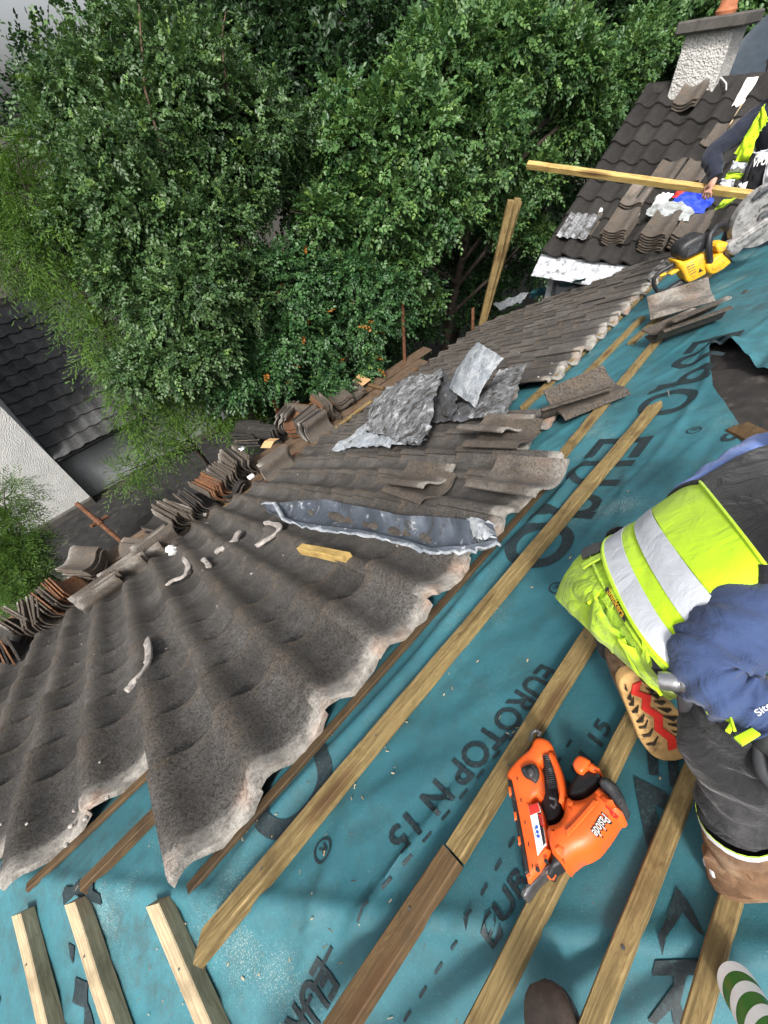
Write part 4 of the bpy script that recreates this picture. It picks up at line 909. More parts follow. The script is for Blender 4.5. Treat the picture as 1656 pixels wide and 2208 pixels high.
fragment([(438, 1205), (448, 1216), (452, 1222)], .105, .022, 'small dark mortar crumb between the two curved pieces', 5)
b = MB(); c = at(372, 1186, .13)
V = []; F = []
def lump(c, r_, seed, sq=(1, 1, 1), n=12):
    V = []; 
    for i in range(n+1):
        for j in range(2*n):
            a = math.pi*i/n; p = 2*math.pi*j/(2*n); d = np.array([math.sin(a)*math.cos(p), math.sin(a)*math.sin(p), math.cos(a)]); V.append(c + d*np.array(sq)*r_*(1+.28*float(fbm(d[0]*2+seed, d[1]*2+d[2]*1.7, seed, 3))))
    F = [(i*2*n+j, (i+1)*2*n+j, (i+1)*2*n+(j+1) % (2*n), i*2*n+(j+1) % (2*n)) for i in range(n) for j in range(2*n)]
    return V, F
b.add(*lump(c, .06, 3)); tag(b.build('mortar_lump', M['white_paint'], smooth=50), 'white knobbly lump of mortar at the edge of the tiling', 'mortar')
for px_, py_, r_, lab in ((448, 1132, .035, 'small pinkish stone in the grit beside the leaning row'), (441, 1110, .03, 'small white stone in the grit above the pinkish one')):
    b = MB(); b.add(*lump(onax(px_, py_, 2, -2.44), r_, int(px_))); tag(b.build('stone', M['mortar'], smooth=50), lab, 'stone')
# loose grit and crumbs over the tiles
b = MB(); r_ = np.random.default_rng(77)
for k in range(170):
    u_, d_ = r_.uniform(-1.5, 4.5), r_.uniform(1.7, 4.9); t_ = ((u_+.61) % .30)/.30; h_ = .056*((1+math.cos(2*math.pi*(t_-.14)))/2)**1.5 + .019*(1-t_) + .030 + .02
    V, F = lump(RP(u_, d_+float(skew(u_)), h_), r_.uniform(.004, .011)*(1.6 if k % 17 == 0 else 1), k, n=3); b.add(V, F)
tag(b.build('grit', M['mortar'], smooth=0), 'pale mortar crumbs scattered over the tiles', 'grit', kind='stuff')
# litter among the stacks
b = MB(); a = onax(562, 966, 2, -2.22); b.sheet(np.array([[a + np.array([.10*i+.04*j, -.06*j+.03*i, .035*math.sin(i*1.5)]) for j in range(3)] for i in range(3)]), .004); tag(b.build('cardboard', M['card']), 'torn bit of brown cardboard on top of the fanned tiles', 'cardboard')
b = MB(); a = onax(521, 966, 2, -2.22); b.add(*lump(a, .055, 12, (1, .8, .5))); tag(b.build('foil', M['steel']), 'crumpled silver foil beside the torn cardboard', 'foil')
b = MB(); b.box(onax(541, 1028, 2, -2.33), (.085, .06, .035), bev=.006); tag(b.build('packet', M['white_paint']), 'small white packet lying by the S shaped tile ends', 'packet')
t = thing('spirit_level', 'small orange and black tool lying at the end of the boards', 'tool', onax(770, 828, 2, -2.6))
b = MB(); b.box(onax(770, 827, 2, -2.56), (.30, .10, .06), bev=.01); b.build('body', M['orange'], t)
b = MB(); b.box(onax(781, 833, 2, -2.60), (.34, .14, .02), bev=.004); b.build('base', M['black_plastic'], t)
b = MB(); b.prism([(0, 0), (.30, .02), (.22, .24), (.02, .20)], onax(775, 838, 2, -2.50), (1, 0, 0), (0, .9, .4), .006); tag(b.build('cardboard', M['card']), 'flat piece of brown cardboard behind the orange tool', 'cardboard')
b = MB(); b.tube([onax(795, 830, 2, -2.55), onax(828, 838, 2, -2.55)], .03, 8); tag(b.build('wood_scrap', M['old_wood']), 'dark scrap of wood beside the cardboard at the end of the boards', 'wood')
batten(onax(725, 925, 2, -2.43), onax(800, 868, 2, -2.43), .05, .03, 'yellow brown batten lying along the eaves left of the lead', n=UPV, name='loose_batten', seed=71)
# white lead and teal cloth at the foot of the far wing
patch('lead_sheet', (at(1065, 655, .10), at(1140, 628, .12), at(1125, 650, .05), at(1075, 668, .03)), 'lead_bright', 'white crumpled flashing lying at the far corner of the tiling', 16, 10, crum=.02, fr=6, seed=29, edge=.02)
patch('membrane_offcut', (at(1150, 625, .20), at(1270, 598, .25), at(1235, 618, .08), at(1140, 645, .05)), 'membrane', 'crumpled strip of teal membrane at the foot of the far wing', 18, 10, crum=.03, fr=5, seed=31, edge=.01)
patch('lead_sheet', (at(1395, 575, .10), at(1440, 562, .10), at(1440, 585, .06), at(1400, 610, .06)), 'lead', 'pale lime crusted scrap at the far top corner of the tiling', 12, 10, crum=.02, fr=8, seed=37, edge=.02)

# things lying on the far roof
FN = N3(PF(0, 0, 1)-PF(0, 0, 0)); FD = N3(PF(0, 1, 0)-PF(0, 0, 0)); FO = PF(0, 0, 0)
def fat(px_, py_, w=.06):
    r = ray(px_, py_); t_ = ((FO + FN*w - CAM) @ FN)/(r @ FN); return CAM + r*t_
def fstack(px_, py_, n, label, vs, turn=0.0, w0=.075, slip=.01):
    for i in range(n):
        tile_at(fat(px_, py_, w0) + FN*i*.034 + FD*(slip*i*-1), FD + np.array([0, turn+.03*math.sin(i*2.3), 0]), FN, vs[i % len(vs)], label, label if n > 1 else None)
fstack(1335, 505, 6, 'tile of the stack on the far roof nearest the white flashing', T_PLAIN)
fstack(1415, 520, 7, 'tile of the tallest stack on the far roof below the rag', T_PLAIN[:3])
fstack(1482, 515, 5, 'tile of the stack on the far roof behind the yellow saw', T_PLAIN[:3], slip=.02)
fstack(1375, 425, 2, 'dark tile of the pair lying above the stack nearest the white flashing', T_PLAIN[2:3]+T_LIME[:1])
fstack(1300, 485, 1, 'single brown tile lying between the corrugated piece and the nearest stack', T_PLAIN[:1])
fstack(1436, 378, 2, 'left hump backed brown tile lying above the held batten', T_LIME[:1]+T_PLAIN)
fstack(1495, 378, 2, 'right hump backed brown tile lying above the held batten', T_LIME[:1]+T_PLAIN[1:2])
fstack(1487, 215, 3, 'brown tile of the small leaning stack just below the ridge', T_PLAIN[:2]+T_PLAIN[3:4], w0=.12)
fstack(1552, 290, 1, 'single brown tile lying beside the roofer arm on the far roof', T_PLAIN[1:2])
b = MB(); G = np.array([[fat(1247, 488, .135) + np.array([0, .24-.024*i, 0]) + FD*(-.22+.055*j) + FN*(.016*math.cos(i*1.25)) for j in range(9)] for i in range(21)]); b.sheet(G, .01)
tag(b.build('corrugated_piece', M['lead']), 'pale grey corrugated piece lying at the left edge of the far roof', 'roof sheet')
rod('stick', [fat(1565, 285, .09), fat(1600, 225, .09)], .014, 'pale_wood', 'thin pale stick lying on the far roof above the roofer arm', 'stick')
for px_, py_, lab in ((1528, 168, 'white strip folded over the ridge near the chimney'), (1612, 185, 'larger white strip hanging over the ridge on the right')):
    c = fat(px_, py_, .16); k = .7 if px_ < 1600 else .95; b = MB(); G = np.array([[c + np.array([0, .07*k-.028*k*i, 0]) + FD*(-.14*k+.07*k*j) + FN*(.02*math.sin(i*2)*(j % 2)-.02*j) for j in range(6)] for i in range(6)]); b.sheet(G, .008); tag(b.build('flashing_strip', M['white_paint']), lab, 'flashing')
rod('wire', [fat(1520+x, 160+y, .13) for x, y in ((0, 4), (18, 2), (36, 8), (46, 20), (46, 34))], .008, 'white_paint', 'thin white cable looping over the far ridge', 'cable', 6)
def cloth_heap(name, px_, py_, sx, sy, h, mat, label, cat, seed, w=.10):
    c = fat(px_, py_, w); m = 22; S = np.linspace(-1, 1, m); X, Y = np.meshgrid(S, S, indexing='ij'); rr = np.clip(1-(X**2+Y**2)**1.2, 0, 1)
    H = h*np.sqrt(rr)*(1+.7*fbm(X*2.5+seed, Y*2.5, seed, 3)) ; ex = np.array([0, -1.0, 0])
    ed = 1+.18*vn(np.arctan2(Y, X)*2.2+seed, X*0, seed)
    G = c + ex*(X*sx*ed)[..., None] + FD*(Y*sy*ed)[..., None] + FN*H[..., None]
    G = G.reshape(m, m, 3)
    if np.cross(G[1, 1]-G[0, 1], G[1, 2]-G[1, 1]) @ FN < 0: G = G[:, ::-1]
    b = MB(); b.sheet(G, .006); tag(b.build(name, M[mat], smooth=70), label, cat)
cloth_heap('bag', 1487, 440, .24, .13, .10, 'blue_bag', 'bright blue crumpled bag lying on the far roof under the held batten', 'bag', 3, .20)
cloth_heap('rag', 1445, 455, .26, .12, .07, 'rag', 'grey and white rag draped over the tile stacks', 'rag', 5, .24)
cloth_heap('rag', 1428, 430, .09, .09, .05, 'white_paint', 'small white crumpled cloth beside the blue bag', 'rag', 8, .24)
cloth_heap('net_bag', 1472, 419, .10, .05, .04, 'red', 'red scrap of netting showing behind the blue bag', 'net bag', 9, .20)
b = MB(); b.lathe([(0, 0), (.05, 0), (.05, .01), (0, .012)], fat(1292, 455, .06), FN, 18); tag(b.build('disc', M['white_paint']), 'small white disc lying on the far roof tiles', 'disc')

# ================================================================ tools
def inset(P, dist):
    n = len(P); A = 0.5*np.sum(P[:, 0]*np.roll(P[:, 1], -1)-np.roll(P[:, 0], -1)*P[:, 1]); sg = 1 if A > 0 else -1
    e = np.roll(P, -1, 0)-P; e /= np.linalg.norm(e, axis=1)[:, None]+1e-9; nn = np.column_stack([-e[:, 1], e[:, 0]])*sg; m = nn+np.roll(nn, 1, 0); k = np.clip(np.sum(m*m, 1)/2, .5, 2)
    return P + m/k[:, None]*dist
def smooth_poly(P, it=1):
    P = np.asarray(P, float)
    for _ in range(it): P = np.stack([P*.78+np.roll(P, -1, 0)*.22, P*.22+np.roll(P, -1, 0)*.78], 1).reshape(-1, 2)
    return P
def plate(b, P2, O, X, Y, h0, h1, ch=.006, it=1, col=None):
    """rounded slab: 2D outline in plane O,X,Y from height h0 to h1, chamfered top edge"""
    P = smooth_poly(P2, it); Z = N3(np.cross(X, Y)); O = np.asarray(O, float)
    L = [(P, h0), (P, h1-ch), (inset(P, ch*.35), h1-ch*.35), (inset(P, ch), h1)]
    V = []; n = len(P)
    for q, h in L: V.append(O + q[:, :1]*X + q[:, 1:]*Y + Z*h)
    A = 0.5*np.sum(P[:, 0]*np.roll(P[:, 1], -1)-np.roll(P[:, 0], -1)*P[:, 1])
    F = [tuple(range(n-1, -1, -1))] + [(r_*n+i, r_*n+(i+1) % n, (r_+1)*n+(i+1) % n, (r_+1)*n+i) for r_ in range(3) for i in range(n)] + [tuple(3*n+i for i in range(n))]
    if A < 0: F = [tuple(reversed(f)) for f in F]
    bm = bmesh.new(); vs = [bm.verts.new(p) for p in np.vstack(V)]
    for f in F:
        try: bm.faces.new([vs[i] for i in f])
        except ValueError: pass
    bmesh.ops.triangulate(bm, faces=[f for f in bm.faces if len(f.verts) > 4]); bm.verts.index_update()
    b.add([v.co[:] for v in bm.verts], [[v.index for v in f.verts] for f in bm.faces], col); bm.free()
RX, RY = np.array([1.0, 0, 0]), DN             # RX x RY = roof normal
def roof2(pts, w, zoom=None):
    if zoom: x0, y0, k = zoom; pts = [(x0+x/k, y0+y/k) for x, y in pts]
    o = []
    for p in pts:
        q = at(*p, w); o.append((q[0], q @ DN))
    return np.array(o)
ZN = (1050, 1540, 4.731)
def gun(parent, name, pts, h0, h1, mat, ch=.006, it=1):
    b = MB(); plate(b, roof2(pts, h1, ZN), (0, 0, 0), RX, RY, h0, h1, ch, it); return b.build(name, M[mat], parent, smooth=40)
ng = thing('nail_gun', 'orange nail gun with black trim lying across the battens', 'nail gun', at(1200, 1750, .04))
gun(ng, 'magazine', [(190, 585), (255, 490), (350, 400), (430, 335), (470, 235), (535, 215), (620, 245), (662, 310), (655, 380), (590, 445), (520, 490), (545, 540), (556, 790), (470, 830), (440, 905), (548, 895), (600, 1340), (640, 1370), (610, 1430), (540, 1560), (470, 1640), (408, 1712), (388, 1640), (330, 1280), (240, 800), (200, 655)], .045, .093, 'orange', .010)
gun(ng, 'handle', [(585, 440), (600, 380), (655, 350), (700, 430), (745, 560), (775, 700), (800, 800), (770, 960), (735, 880), (715, 760), (690, 640), (650, 500)], .050, .098, 'orange', .010)
gun(ng, 'housing', [(575, 1100), (700, 1075), (765, 985), (770, 880), (800, 795), (860, 840), (940, 832), (1020, 795), (1090, 735), (1130, 690), (1250, 825), (1372, 945), (1340, 985), (1300, 985), (1220, 1120), (1090, 1290), (1000, 1350), (900, 1385), (790, 1470), (772, 1515), (700, 1440), (628, 1360)], .036, .112, 'orange', .020)
gun(ng, 'housing_rib', [(790, 1215), (1110, 860), (1135, 885), (820, 1240)], .10, .119, 'orange', .006)
gun(ng, 'end_cap', [(1125, 690), (1160, 605), (1235, 625), (1320, 700), (1400, 840), (1400, 900), (1372, 950), (1250, 830)], .040, .106, 'grey_plastic', .012)
gun(ng, 'rear_link', [(790, 800), (850, 690), (900, 600), (960, 540), (1040, 555), (1150, 590), (1172, 640), (1130, 695), (1075, 745), (1010, 800), (930, 836), (855, 840)], .038, .078, 'black_plastic', .010)
gun(ng, 'clip', [(858, 510), (888, 440), (930, 405), (980, 415), (1062, 470), (1010, 545), (955, 605)], .055, .092, 'orange', .007)
gun(ng, 'clip_arm', [(1005, 530), (1060, 472), (1130, 535), (1182, 612), (1130, 575), (1060, 570)], .060, .088, 'orange', .006)
gun(ng, 'side_strip', [(206, 655), (250, 668), (300, 900), (370, 1270), (428, 1605), (385, 1635), (330, 1330), (262, 960)], .060, .098, 'black_plastic', .004, 0)
for z in ((228, 775), (283, 1030), (322, 1280)):
    gun(ng, 'strip_tab', [(z[0]-14, z[1]-40), (z[0]+12, z[1]-40), (z[0]+22, z[1]+40), (z[0]-4, z[1]+44)], .07, .101, 'orange', .002, 0)
for z in ((305, 655), (345, 875), (385, 1100), (422, 1325), (460, 1545)):
    gun(ng, 'slot', [(z[0]-5, z[1]-18), (z[0]+6, z[1]-18), (z[0]+8, z[1]+18), (z[0]-3, z[1]+18)], .085, .0945, 'black_plastic', .001, 0)
gun(ng, 'latch', [(330, 545), (390, 505), (460, 490), (510, 520), (525, 600), (490, 695), (440, 655), (370, 625)], .085, .104, 'black_plastic', .006)
gun(ng, 'latch', [(395, 560), (430, 530), (470, 545), (480, 600), (440, 640), (405, 600)], .09, .112, 'black_plastic', .004)
gun(ng, 'gap_dark', [(535, 520), (600, 440), (690, 600), (725, 800), (770, 970), (700, 1070), (590, 1085), (555, 900)], .03, .060, 'black_plastic', .004)  # black plate in the open handle gap, its darkness put into the colour
b = MB(); P0, P1 = at(*(1050+612/4.731, 1540+430/4.731), .09), at(*(1050+685/4.731, 1540+745/4.731), .082); m = 60
b.tube([P0+(P1-P0)*t_ for t_ in np.linspace(0, 1, m)], [(.010+.003*t_)*(1+.13*math.sin(t_*95)) for t_ in np.linspace(0, 1, m)], 14); b.build('grip_bellows', M['black_plastic'], ng)
b = MB(); tp = [(640, 850), (700, 870), (705, 920), (685, 955), (650, 925)]; b.tube([at(1050+x/4.731, 1540+y/4.731, .085) for x, y in tp], .0035, 8); b.build('trigger', M['steel_dark'], ng)
gun(ng, 'nose', [(345, 1830), (365, 1745), (420, 1705), (480, 1640), (560, 1590), (600, 1540), (650, 1480), (700, 1500), (690, 1560), (610, 1610), (540, 1660), (470, 1740), (400, 1850), (365, 1865)], .040, .075, 'steel_dark', .008)
gun(ng, 'nose_tip', [(335, 1825), (362, 1745), (425, 1715), (440, 1735), (385, 1850), (360, 1862)], .036, .068, 'steel', .006)
gun(ng, 'release_lever', [(655, 1400), (700, 1410), (770, 1480), (745, 1530), (680, 1560), (640, 1640), (605, 1620), (650, 1500)], .045, .086, 'black_plastic', .006)
b = MB(); b.tube([at(1050+x/4.731, 1540+y/4.731, .06) for x, y in ((670, 1600), (690, 1640), (675, 1675), (640, 1665), (625, 1645))], .0035, 8); b.build('depth_loop', M['orange'], ng)
b = MB(); b.tube([at(1050+x/4.731, 1540+y/4.731, .085) for x, y in ((440, 270), (455, 195), (500, 165), (545, 190), (520, 225))], .0045, 8); b.build('hook', M['steel_dark'], ng)
gun(ng, 'exhaust', [(800, 1475), (880, 1405), (985, 1355), (950, 1420), (860, 1490), (800, 1495)], .03, .075, 'red', .005)
for z in ((520, 1590), (608, 1505), (1135, 632)): 
    b = MB(); b.lathe([(0, 0), (.0042, 0), (.0042, .004), (0, .0045)], at(1050+z[0]/4.731, 1540+z[1]/4.731, .0925), EN, 14); b.build('screw', M['black_plastic'], ng)
lb = gun(ng, 'sticker', [(420, 932), (520, 900), (552, 1000), (600, 1320), (515, 1445), (482, 1240), (440, 1040)], .088, .0946, 'white_paint', .0006, 0)
gun(lb, 'red_panel', [(420, 932), (520, 900), (545, 990), (440, 1035)], .09, .0953, 'red', .0004, 0) if False else gun(ng, 'sticker_red', [(422, 933), (518, 902), (543, 990), (440, 1033)], .09, .0953, 'red', .0004, 0)
gun(ng, 'sticker_dark', [(512, 1008), (550, 998), (597, 1312), (575, 1345)], .09, .0953, 'black_plastic', .0004, 0)
def gun_text(parent, name, s, zs, ze, cap, w, mat, bold=.02, side=1, shear=0.0):
    """text from zoomed point zs to ze"""
    a = at(1050+zs[0]/4.731, 1540+zs[1]/4.731, w); c = at(1050+ze[0]/4.731, 1540+ze[1]/4.731, w); X = N3(c-a); Y = np.cross(EN, X)
    V, F = text2d(s, bold, shear); k = np.linalg.norm(c-a)/V[:, 0].max(); b = MB(); b.add(a + (V[:, :1]*k)*X + (V[:, 1:]*cap)*Y, F); return b.build(name, M[mat], parent)
gun_text(ng, 'model_text', 'IM350+', (520, 1020), (562, 1165), .0085, .0957, 'red')
for k, z in enumerate(((508, 1150), (515, 1200), (525, 1245))):
    b = MB(); b.lathe([(0, 0), (.0032, 0), (.0032, .0004), (0, .0004)], at(1050+z[0]/4.731, 1540+z[1]/4.731, .0949), EN, 14); b.build('sticker_dot', M['blue'], ng)
gun_text(ng, 'sticker_text', 'A CE', (478, 1150), (500, 1260), .006, .0951, 'black_plastic', .0)
gun_text(ng, 'brand_shadow', 'Paslode', (1180, 1005), (1060, 1200), .020, .1125, 'black_plastic', .075, shear=.25)
gun_text(ng, 'brand_text', 'Paslode', (1178, 1008), (1062, 1196), .0185, .1130, 'white_paint', .012, shear=.25)
gun_text(ng, 'brand_mark', 'P', (1222, 935), (1196, 985), .024, .1132, 'red', .05, shear=.25)

# cut-off saw standing on the membrane by the far top corner
so_ = at(1520, 590, .14); sx = N3(at(1600, 560, .14)-at(1440, 632, .14)); sy = N3(np.array([0, .18, 1.0])-sx*(sx @ np.array([0, .18, 1.0]))); sz = np.cross(sx, sy)
if sz @ (CAM-so_) < 0: sx = sx; sz = -sz
def son(zx, zy, off=0.0):
    r = ray(1370+zx/5.79, 400+zy/5.79); t_ = ((so_+sz*off-CAM) @ sz)/(r @ sz); return CAM + r*t_
def s2(pts, off): return np.array([[(son(x, y, off)-so_) @ sx, (son(x, y, off)-so_) @ sy] for x, y in pts])
sw = thing('cutoff_saw', 'yellow and black petrol cut-off saw with a big dusty disc guard', 'saw', so_)
def sp(name, pts, o0, o1, mat, ch=.008, it=1):
    b = MB(); Y2 = sy if np.cross(sx, sy) @ sz > 0 else -sy; P = s2(pts, o1)
    if Y2 is not sy: P = P*np.array([1, -1])
    plate(b, P, so_, sx, Y2, o0, o1, ch, it); return b.build(name, M[mat], sw, smooth=40)
sp('body', [(500, 950), (570, 940), (640, 962), (780, 890), (900, 825), (915, 900), (880, 1000), (905, 1080), (870, 1130), (680, 1222), (640, 1200), (600, 1100), (560, 1040)], -.12, .035, 'yellow', .018)
sp('starter_cover', [(880, 1010), (960, 930), (1110, 830), (1215, 930), (1200, 975), (1070, 1080), (965, 1122), (910, 1090)], -.12, .055, 'yellow', .018)
sp('starter_panel', [(960, 1030), (1000, 985), (1120, 885), (1160, 925), (1030, 1040), (975, 1065)], .03, .062, 'yellow', .005)
sp('filter_cover', [(540, 835), (600, 740), (740, 650), (860, 598), (915, 625), (900, 822), (620, 950), (560, 930)], -.13, .03, 'black_plastic', .03)
for k in range(5): sp('vent_slot', [(640+k*6, 880-k*26), (790+k*10, 800-k*22), (796+k*10, 812-k*22), (646+k*6, 893-k*26)], .02, .036, 'grey_plastic', .002, 0)
sp('top_cover', [(1000, 742), (1140, 700), (1180, 742), (1110, 830), (1030, 850)], -.10, .03, 'yellow', .012)
sp('arm', [(1130, 760), (1290, 645), (1500, 505), (1700, 375), (1700, 540), (1400, 742), (1260, 890), (1160, 850)], -.03, .045, 'dusty_metal', .016)
sp('arm_rib', [(1270, 700), (1660, 440), (1665, 470), (1285, 740)], .03, .058, 'dusty_metal', .005)
for k in range(6): sp('cooling_fin', [(1118+k*13, 842+k*13), (1180+k*13, 905+k*13), (1176+k*13, 912+k*13), (1112+k*13, 850+k*13)], .04, .066, 'black_plastic', .001, 0)
sp('label_panel', [(645, 1000), (830, 915), (860, 1000), (860, 1080), (690, 1160)], .03, .039, 'yellow', .002)
sp('warning_sign', [(785, 1095), (845, 1065), (805, 1030)], .035, .0405, 'black_plastic', .0005, 0)
for k in range(4): sp('label_line', [(650+k*12, 1020+k*30), (735+k*8, 975+k*30), (737+k*8, 984+k*30), (652+k*12, 1029+k*30)], .035, .0402, 'grey_plastic', .0004, 0)
b = MB(); b.tube([son(x, y, o_) for x, y, o_ in ((935, 960, .03), (918, 860, .05), (915, 740, .05), (930, 620, .03), (1000, 520, 0), (1085, 490, -.03), (1165, 540, -.06), (1205, 640, -.08), (1190, 720, -.08))], [.026]*3+[.024]*6, 14); b.build('front_handle', M['black_plastic'], sw)
b = MB(); b.tube([son(x, y, o_) for x, y, o_ in ((520, 960, -.03), (430, 1010, -.03), (320, 1070, -.02), (235, 1150, -.02), (225, 1240, -.02), (270, 1320, -.02), (380, 1320, -.02), (470, 1270, -.03), (560, 1220, -.04), (650, 1180, -.04))], [.022, .022, .018, .018, .017, .017, .02, .03, .033, .03], 12); b.build('rear_handle', M['black_plastic'], sw)
sp('throttle', [(430, 1100), (530, 1040), (560, 1050), (545, 1075), (445, 1130)], -.03, .012, 'yellow', .006)
sp('throttle', [(312, 1130), (395, 1090), (400, 1105), (325, 1145)], -.03, .008, 'yellow', .004)
bc = son(1590, 395, -.02); b = MB(); b.lathe([(0, -.004), (.215, -.004), (.215, .004), (0, .004)], bc, sz, 64); b.build('disc', M['dusty_metal'], sw)
an = np.linspace(R(20), R(215), 30)
b = MB(); G = np.array([[bc + (sx*math.cos(a)+sy*math.sin(a))*r_ + sz*o_ for r_, o_ in ((.10, .035), (.20, .04), (.232, .03), (.236, -.03), (.20, -.045))] for a in an]); 
if np.cross(G[1, 1]-G[0, 1], G[0, 2]-G[0, 1]) @ sz < 0: G = G[:, ::-1]
b.sheet(G, .005); b.build('disc_guard', M['dusty_metal'], sw)
b = MB(); b.lathe([(0, 0), (.045, 0), (.045, .02), (.02, .024), (.02, .036), (0, .036)], bc+sz*.004, sz, 20); b.build('flange', M['steel_dark'], sw)
b = MB(); b.tube([son(1480, 170, .03), son(1560, 90, .04), son(1700, 10, .04)], [.018, .022, .02], 10); b.build('guard_handle', M['grey_plastic'], sw)

# green and white can at the lower right corner
ca, cb = at(1583, 2112, .05), at(1668, 2262, .085); ax = N3(cb-ca); cn_ = thing('can', 'green and white striped can lying at the bottom right corner', 'can', ca)
b = MB(); pr = [(0, -.012), (.012, -.010), (.022, -.004), (.027, .004), (.028, .012), (.028, .20), (0, .20)]; b.lathe(pr, ca, ax, 28); b.build('body', M['can_green'], cn_)
ux = N3(np.cross(ax, (0.2, .3, 1))); uy = np.cross(ax, ux)
for k, (h0, tw) in enumerate(((.010, .7), (.034, .9), (.058, 1.0), (.082, 1.0), (.106, 1.0))):
    b = MB(); G = np.array([[ca + ax*(h0+hh+.012*math.sin(a+.5*k)) + (ux*math.cos(a)+uy*math.sin(a))*.0285 for hh in (0, .004, .009, .013)] for a in np.linspace(0, 2*math.pi, 40)])
    if np.cross(G[1, 0]-G[0, 0], G[0, 1]-G[0, 0]) @ (G[0, 0]-ca-ax*h0) < 0: G = G[:, ::-1]
    b.sheet(G); b.build('white_stripe', M['white_paint'], cn_)

# shiny nail standing through the big letter O
b = MB(); p = at(1443, 855, .004); b.tube([p, p+EN*.03+np.array([.006, .004, 0])], .003, 8); b.lathe([(0, 0), (.008, 0), (.008, .003), (0, .003)], p+EN*.03+np.array([.006, .004, 0]), EN, 12); tag(b.build('nail', M['steel']), 'bright clout nail standing in the large letter O near the tear', 'nail')

# ================================================================ people
def skin_mesh(name, J, E, mat, parent, root=0, sub=2):
    me = bpy.data.meshes.new(name+'_cage'); me.from_pydata([tuple(map(float, p)) for p, r_ in J], E, []); o = bpy.data.objects.new(name+'_cage', me); COL.objects.link(o)
    sk = o.modifiers.new('s', 'SKIN'); sk.use_smooth_shade = True; sk.branch_smoothing = .6
    ss = o.modifiers.new('u', 'SUBSURF'); ss.levels = sub; ss.render_levels = sub
    for i, (p, r_) in enumerate(J):
        v = me.skin_vertices[0].data[i]; v.radius = (r_, r_) if not hasattr(r_, '__len__') else r_; v.use_root = (i == root)
    bpy.context.view_layer.update(); dg = bpy.context.evaluated_depsgraph_get(); m2 = bpy.data.meshes.new_from_object(o.evaluated_get(dg)); bpy.data.objects.remove(o); bpy.data.meshes.remove(me)
    m2.name = name; m2.materials.clear(); m2.materials.append(M[mat])
    if parent is not None:
        L = Vector(parent.location); 
        for v in m2.vertices: v.co -= L
    m2.polygons.foreach_set('use_smooth', [True]*len(m2.polygons)); m2.update(); return link(name, m2, parent)
class Rig:
    def __init__(s): s.J = []; s.E = []
    def p(s, pos, r_, prev=None): s.J.append((np.asarray(pos, float), r_)); i = len(s.J)-1; (s.E.append((prev, i)) if prev is not None else None); return i
    def chain(s, pts, rs, prev):
        for p_, r_ in zip(pts, rs): prev = s.p(p_, r_, prev)
        return prev
    def hand(s, wr, D, Nn, prev, curl=.5, k=1.0, thumb=1, fat=1.0):
        """wr wrist point, D finger direction, Nn back of the hand; curl per joint in radians"""
        D = N3(D); Nn = N3(np.asarray(Nn, float)-D*(np.asarray(Nn) @ D)); S = np.cross(D, Nn)*thumb; fing = []
        c = s.p(wr+D*.045*k, (.030*k*fat, .015*k*fat), prev); c2 = s.p(wr+D*.078*k, (.034*k*fat, .013*k*fat), c)
        for j, (off, ln) in enumerate(((.030, .068), (.010, .078), (-.011, .072), (-.030, .056))):
            p_ = wr + D*(.088-.004*abs(j-1))*k + S*off*k; d = D.copy(); q = s.p(p_, .0088*k*fat, c2)
            for seg, sl in enumerate((.45, .31, .24)):
                an = curl*(1.0 if seg else .7)*(1+.12*j*.3); n_ = np.cross(S*thumb, d); d = N3(d*math.cos(an) - N3(np.cross(np.cross(d, -Nn), d) if seg == 0 else (-Nn - d*(-Nn @ d)))*-1*math.sin(an)*1) if False else None or N3(d*math.cos(an)+N3(-Nn-d*(-Nn @ d)+1e-9)*math.sin(an)) if abs((-Nn) @ d) < .98 else N3(d*math.cos(an)-D*math.sin(an))
                p_ = p_ + d*ln*sl*k; q = s.p(p_, (.0082-.0009*seg)*k*fat, q)
        t0 = s.p(wr + D*.038*k + S*.028*k, .011*k*fat, c); t1 = s.p(wr + D*.062*k + S*.044*k - Nn*.012*k, .0095*k*fat, t0); s.p(wr + D*.088*k + S*.040*k - Nn*.026*k, .0082*k*fat, t1)
def ring_surface(secs):
    """sections (L, M, R): left edge, mid back, right edge; smooth in between. returns S(t, phi): phi 0 = right, pi/2 = mid back, pi = left, 3pi/2 = front"""
    A = np.array([[np.asarray(q, float) for q in s_] for s_ in secs]); n = len(A)
    def S(t, ph, off=0.0, front=.75):
        x = np.clip(t, 0, 1)*(n-1); i = int(min(n-2, math.floor(x))); f = x-i
        p0, p1, p2, p3 = A[max(i-1, 0)], A[i], A[i+1], A[min(i+2, n-1)]
        q = .5*((2*p1)+(-p0+p2)*f+(2*p0-5*p1+4*p2-p3)*f*f+(-p0+3*p1-3*p2+p3)*f**3)
        C = (q[0]+q[2])/2; h = (q[2]-q[0])/2; bk = q[1]-C; sn = math.sin(ph); cs = math.cos(ph)
        P = C + h*math.copysign(abs(cs)**.85, cs) + bk*(abs(sn)**.85*(1 if sn >= 0 else -front)); nrm = N3(h*cs/max(h @ h, 1e-6)**.5 + bk*sn/max(bk @ bk, 1e-6)**.5)
        return P + nrm*off
    return S
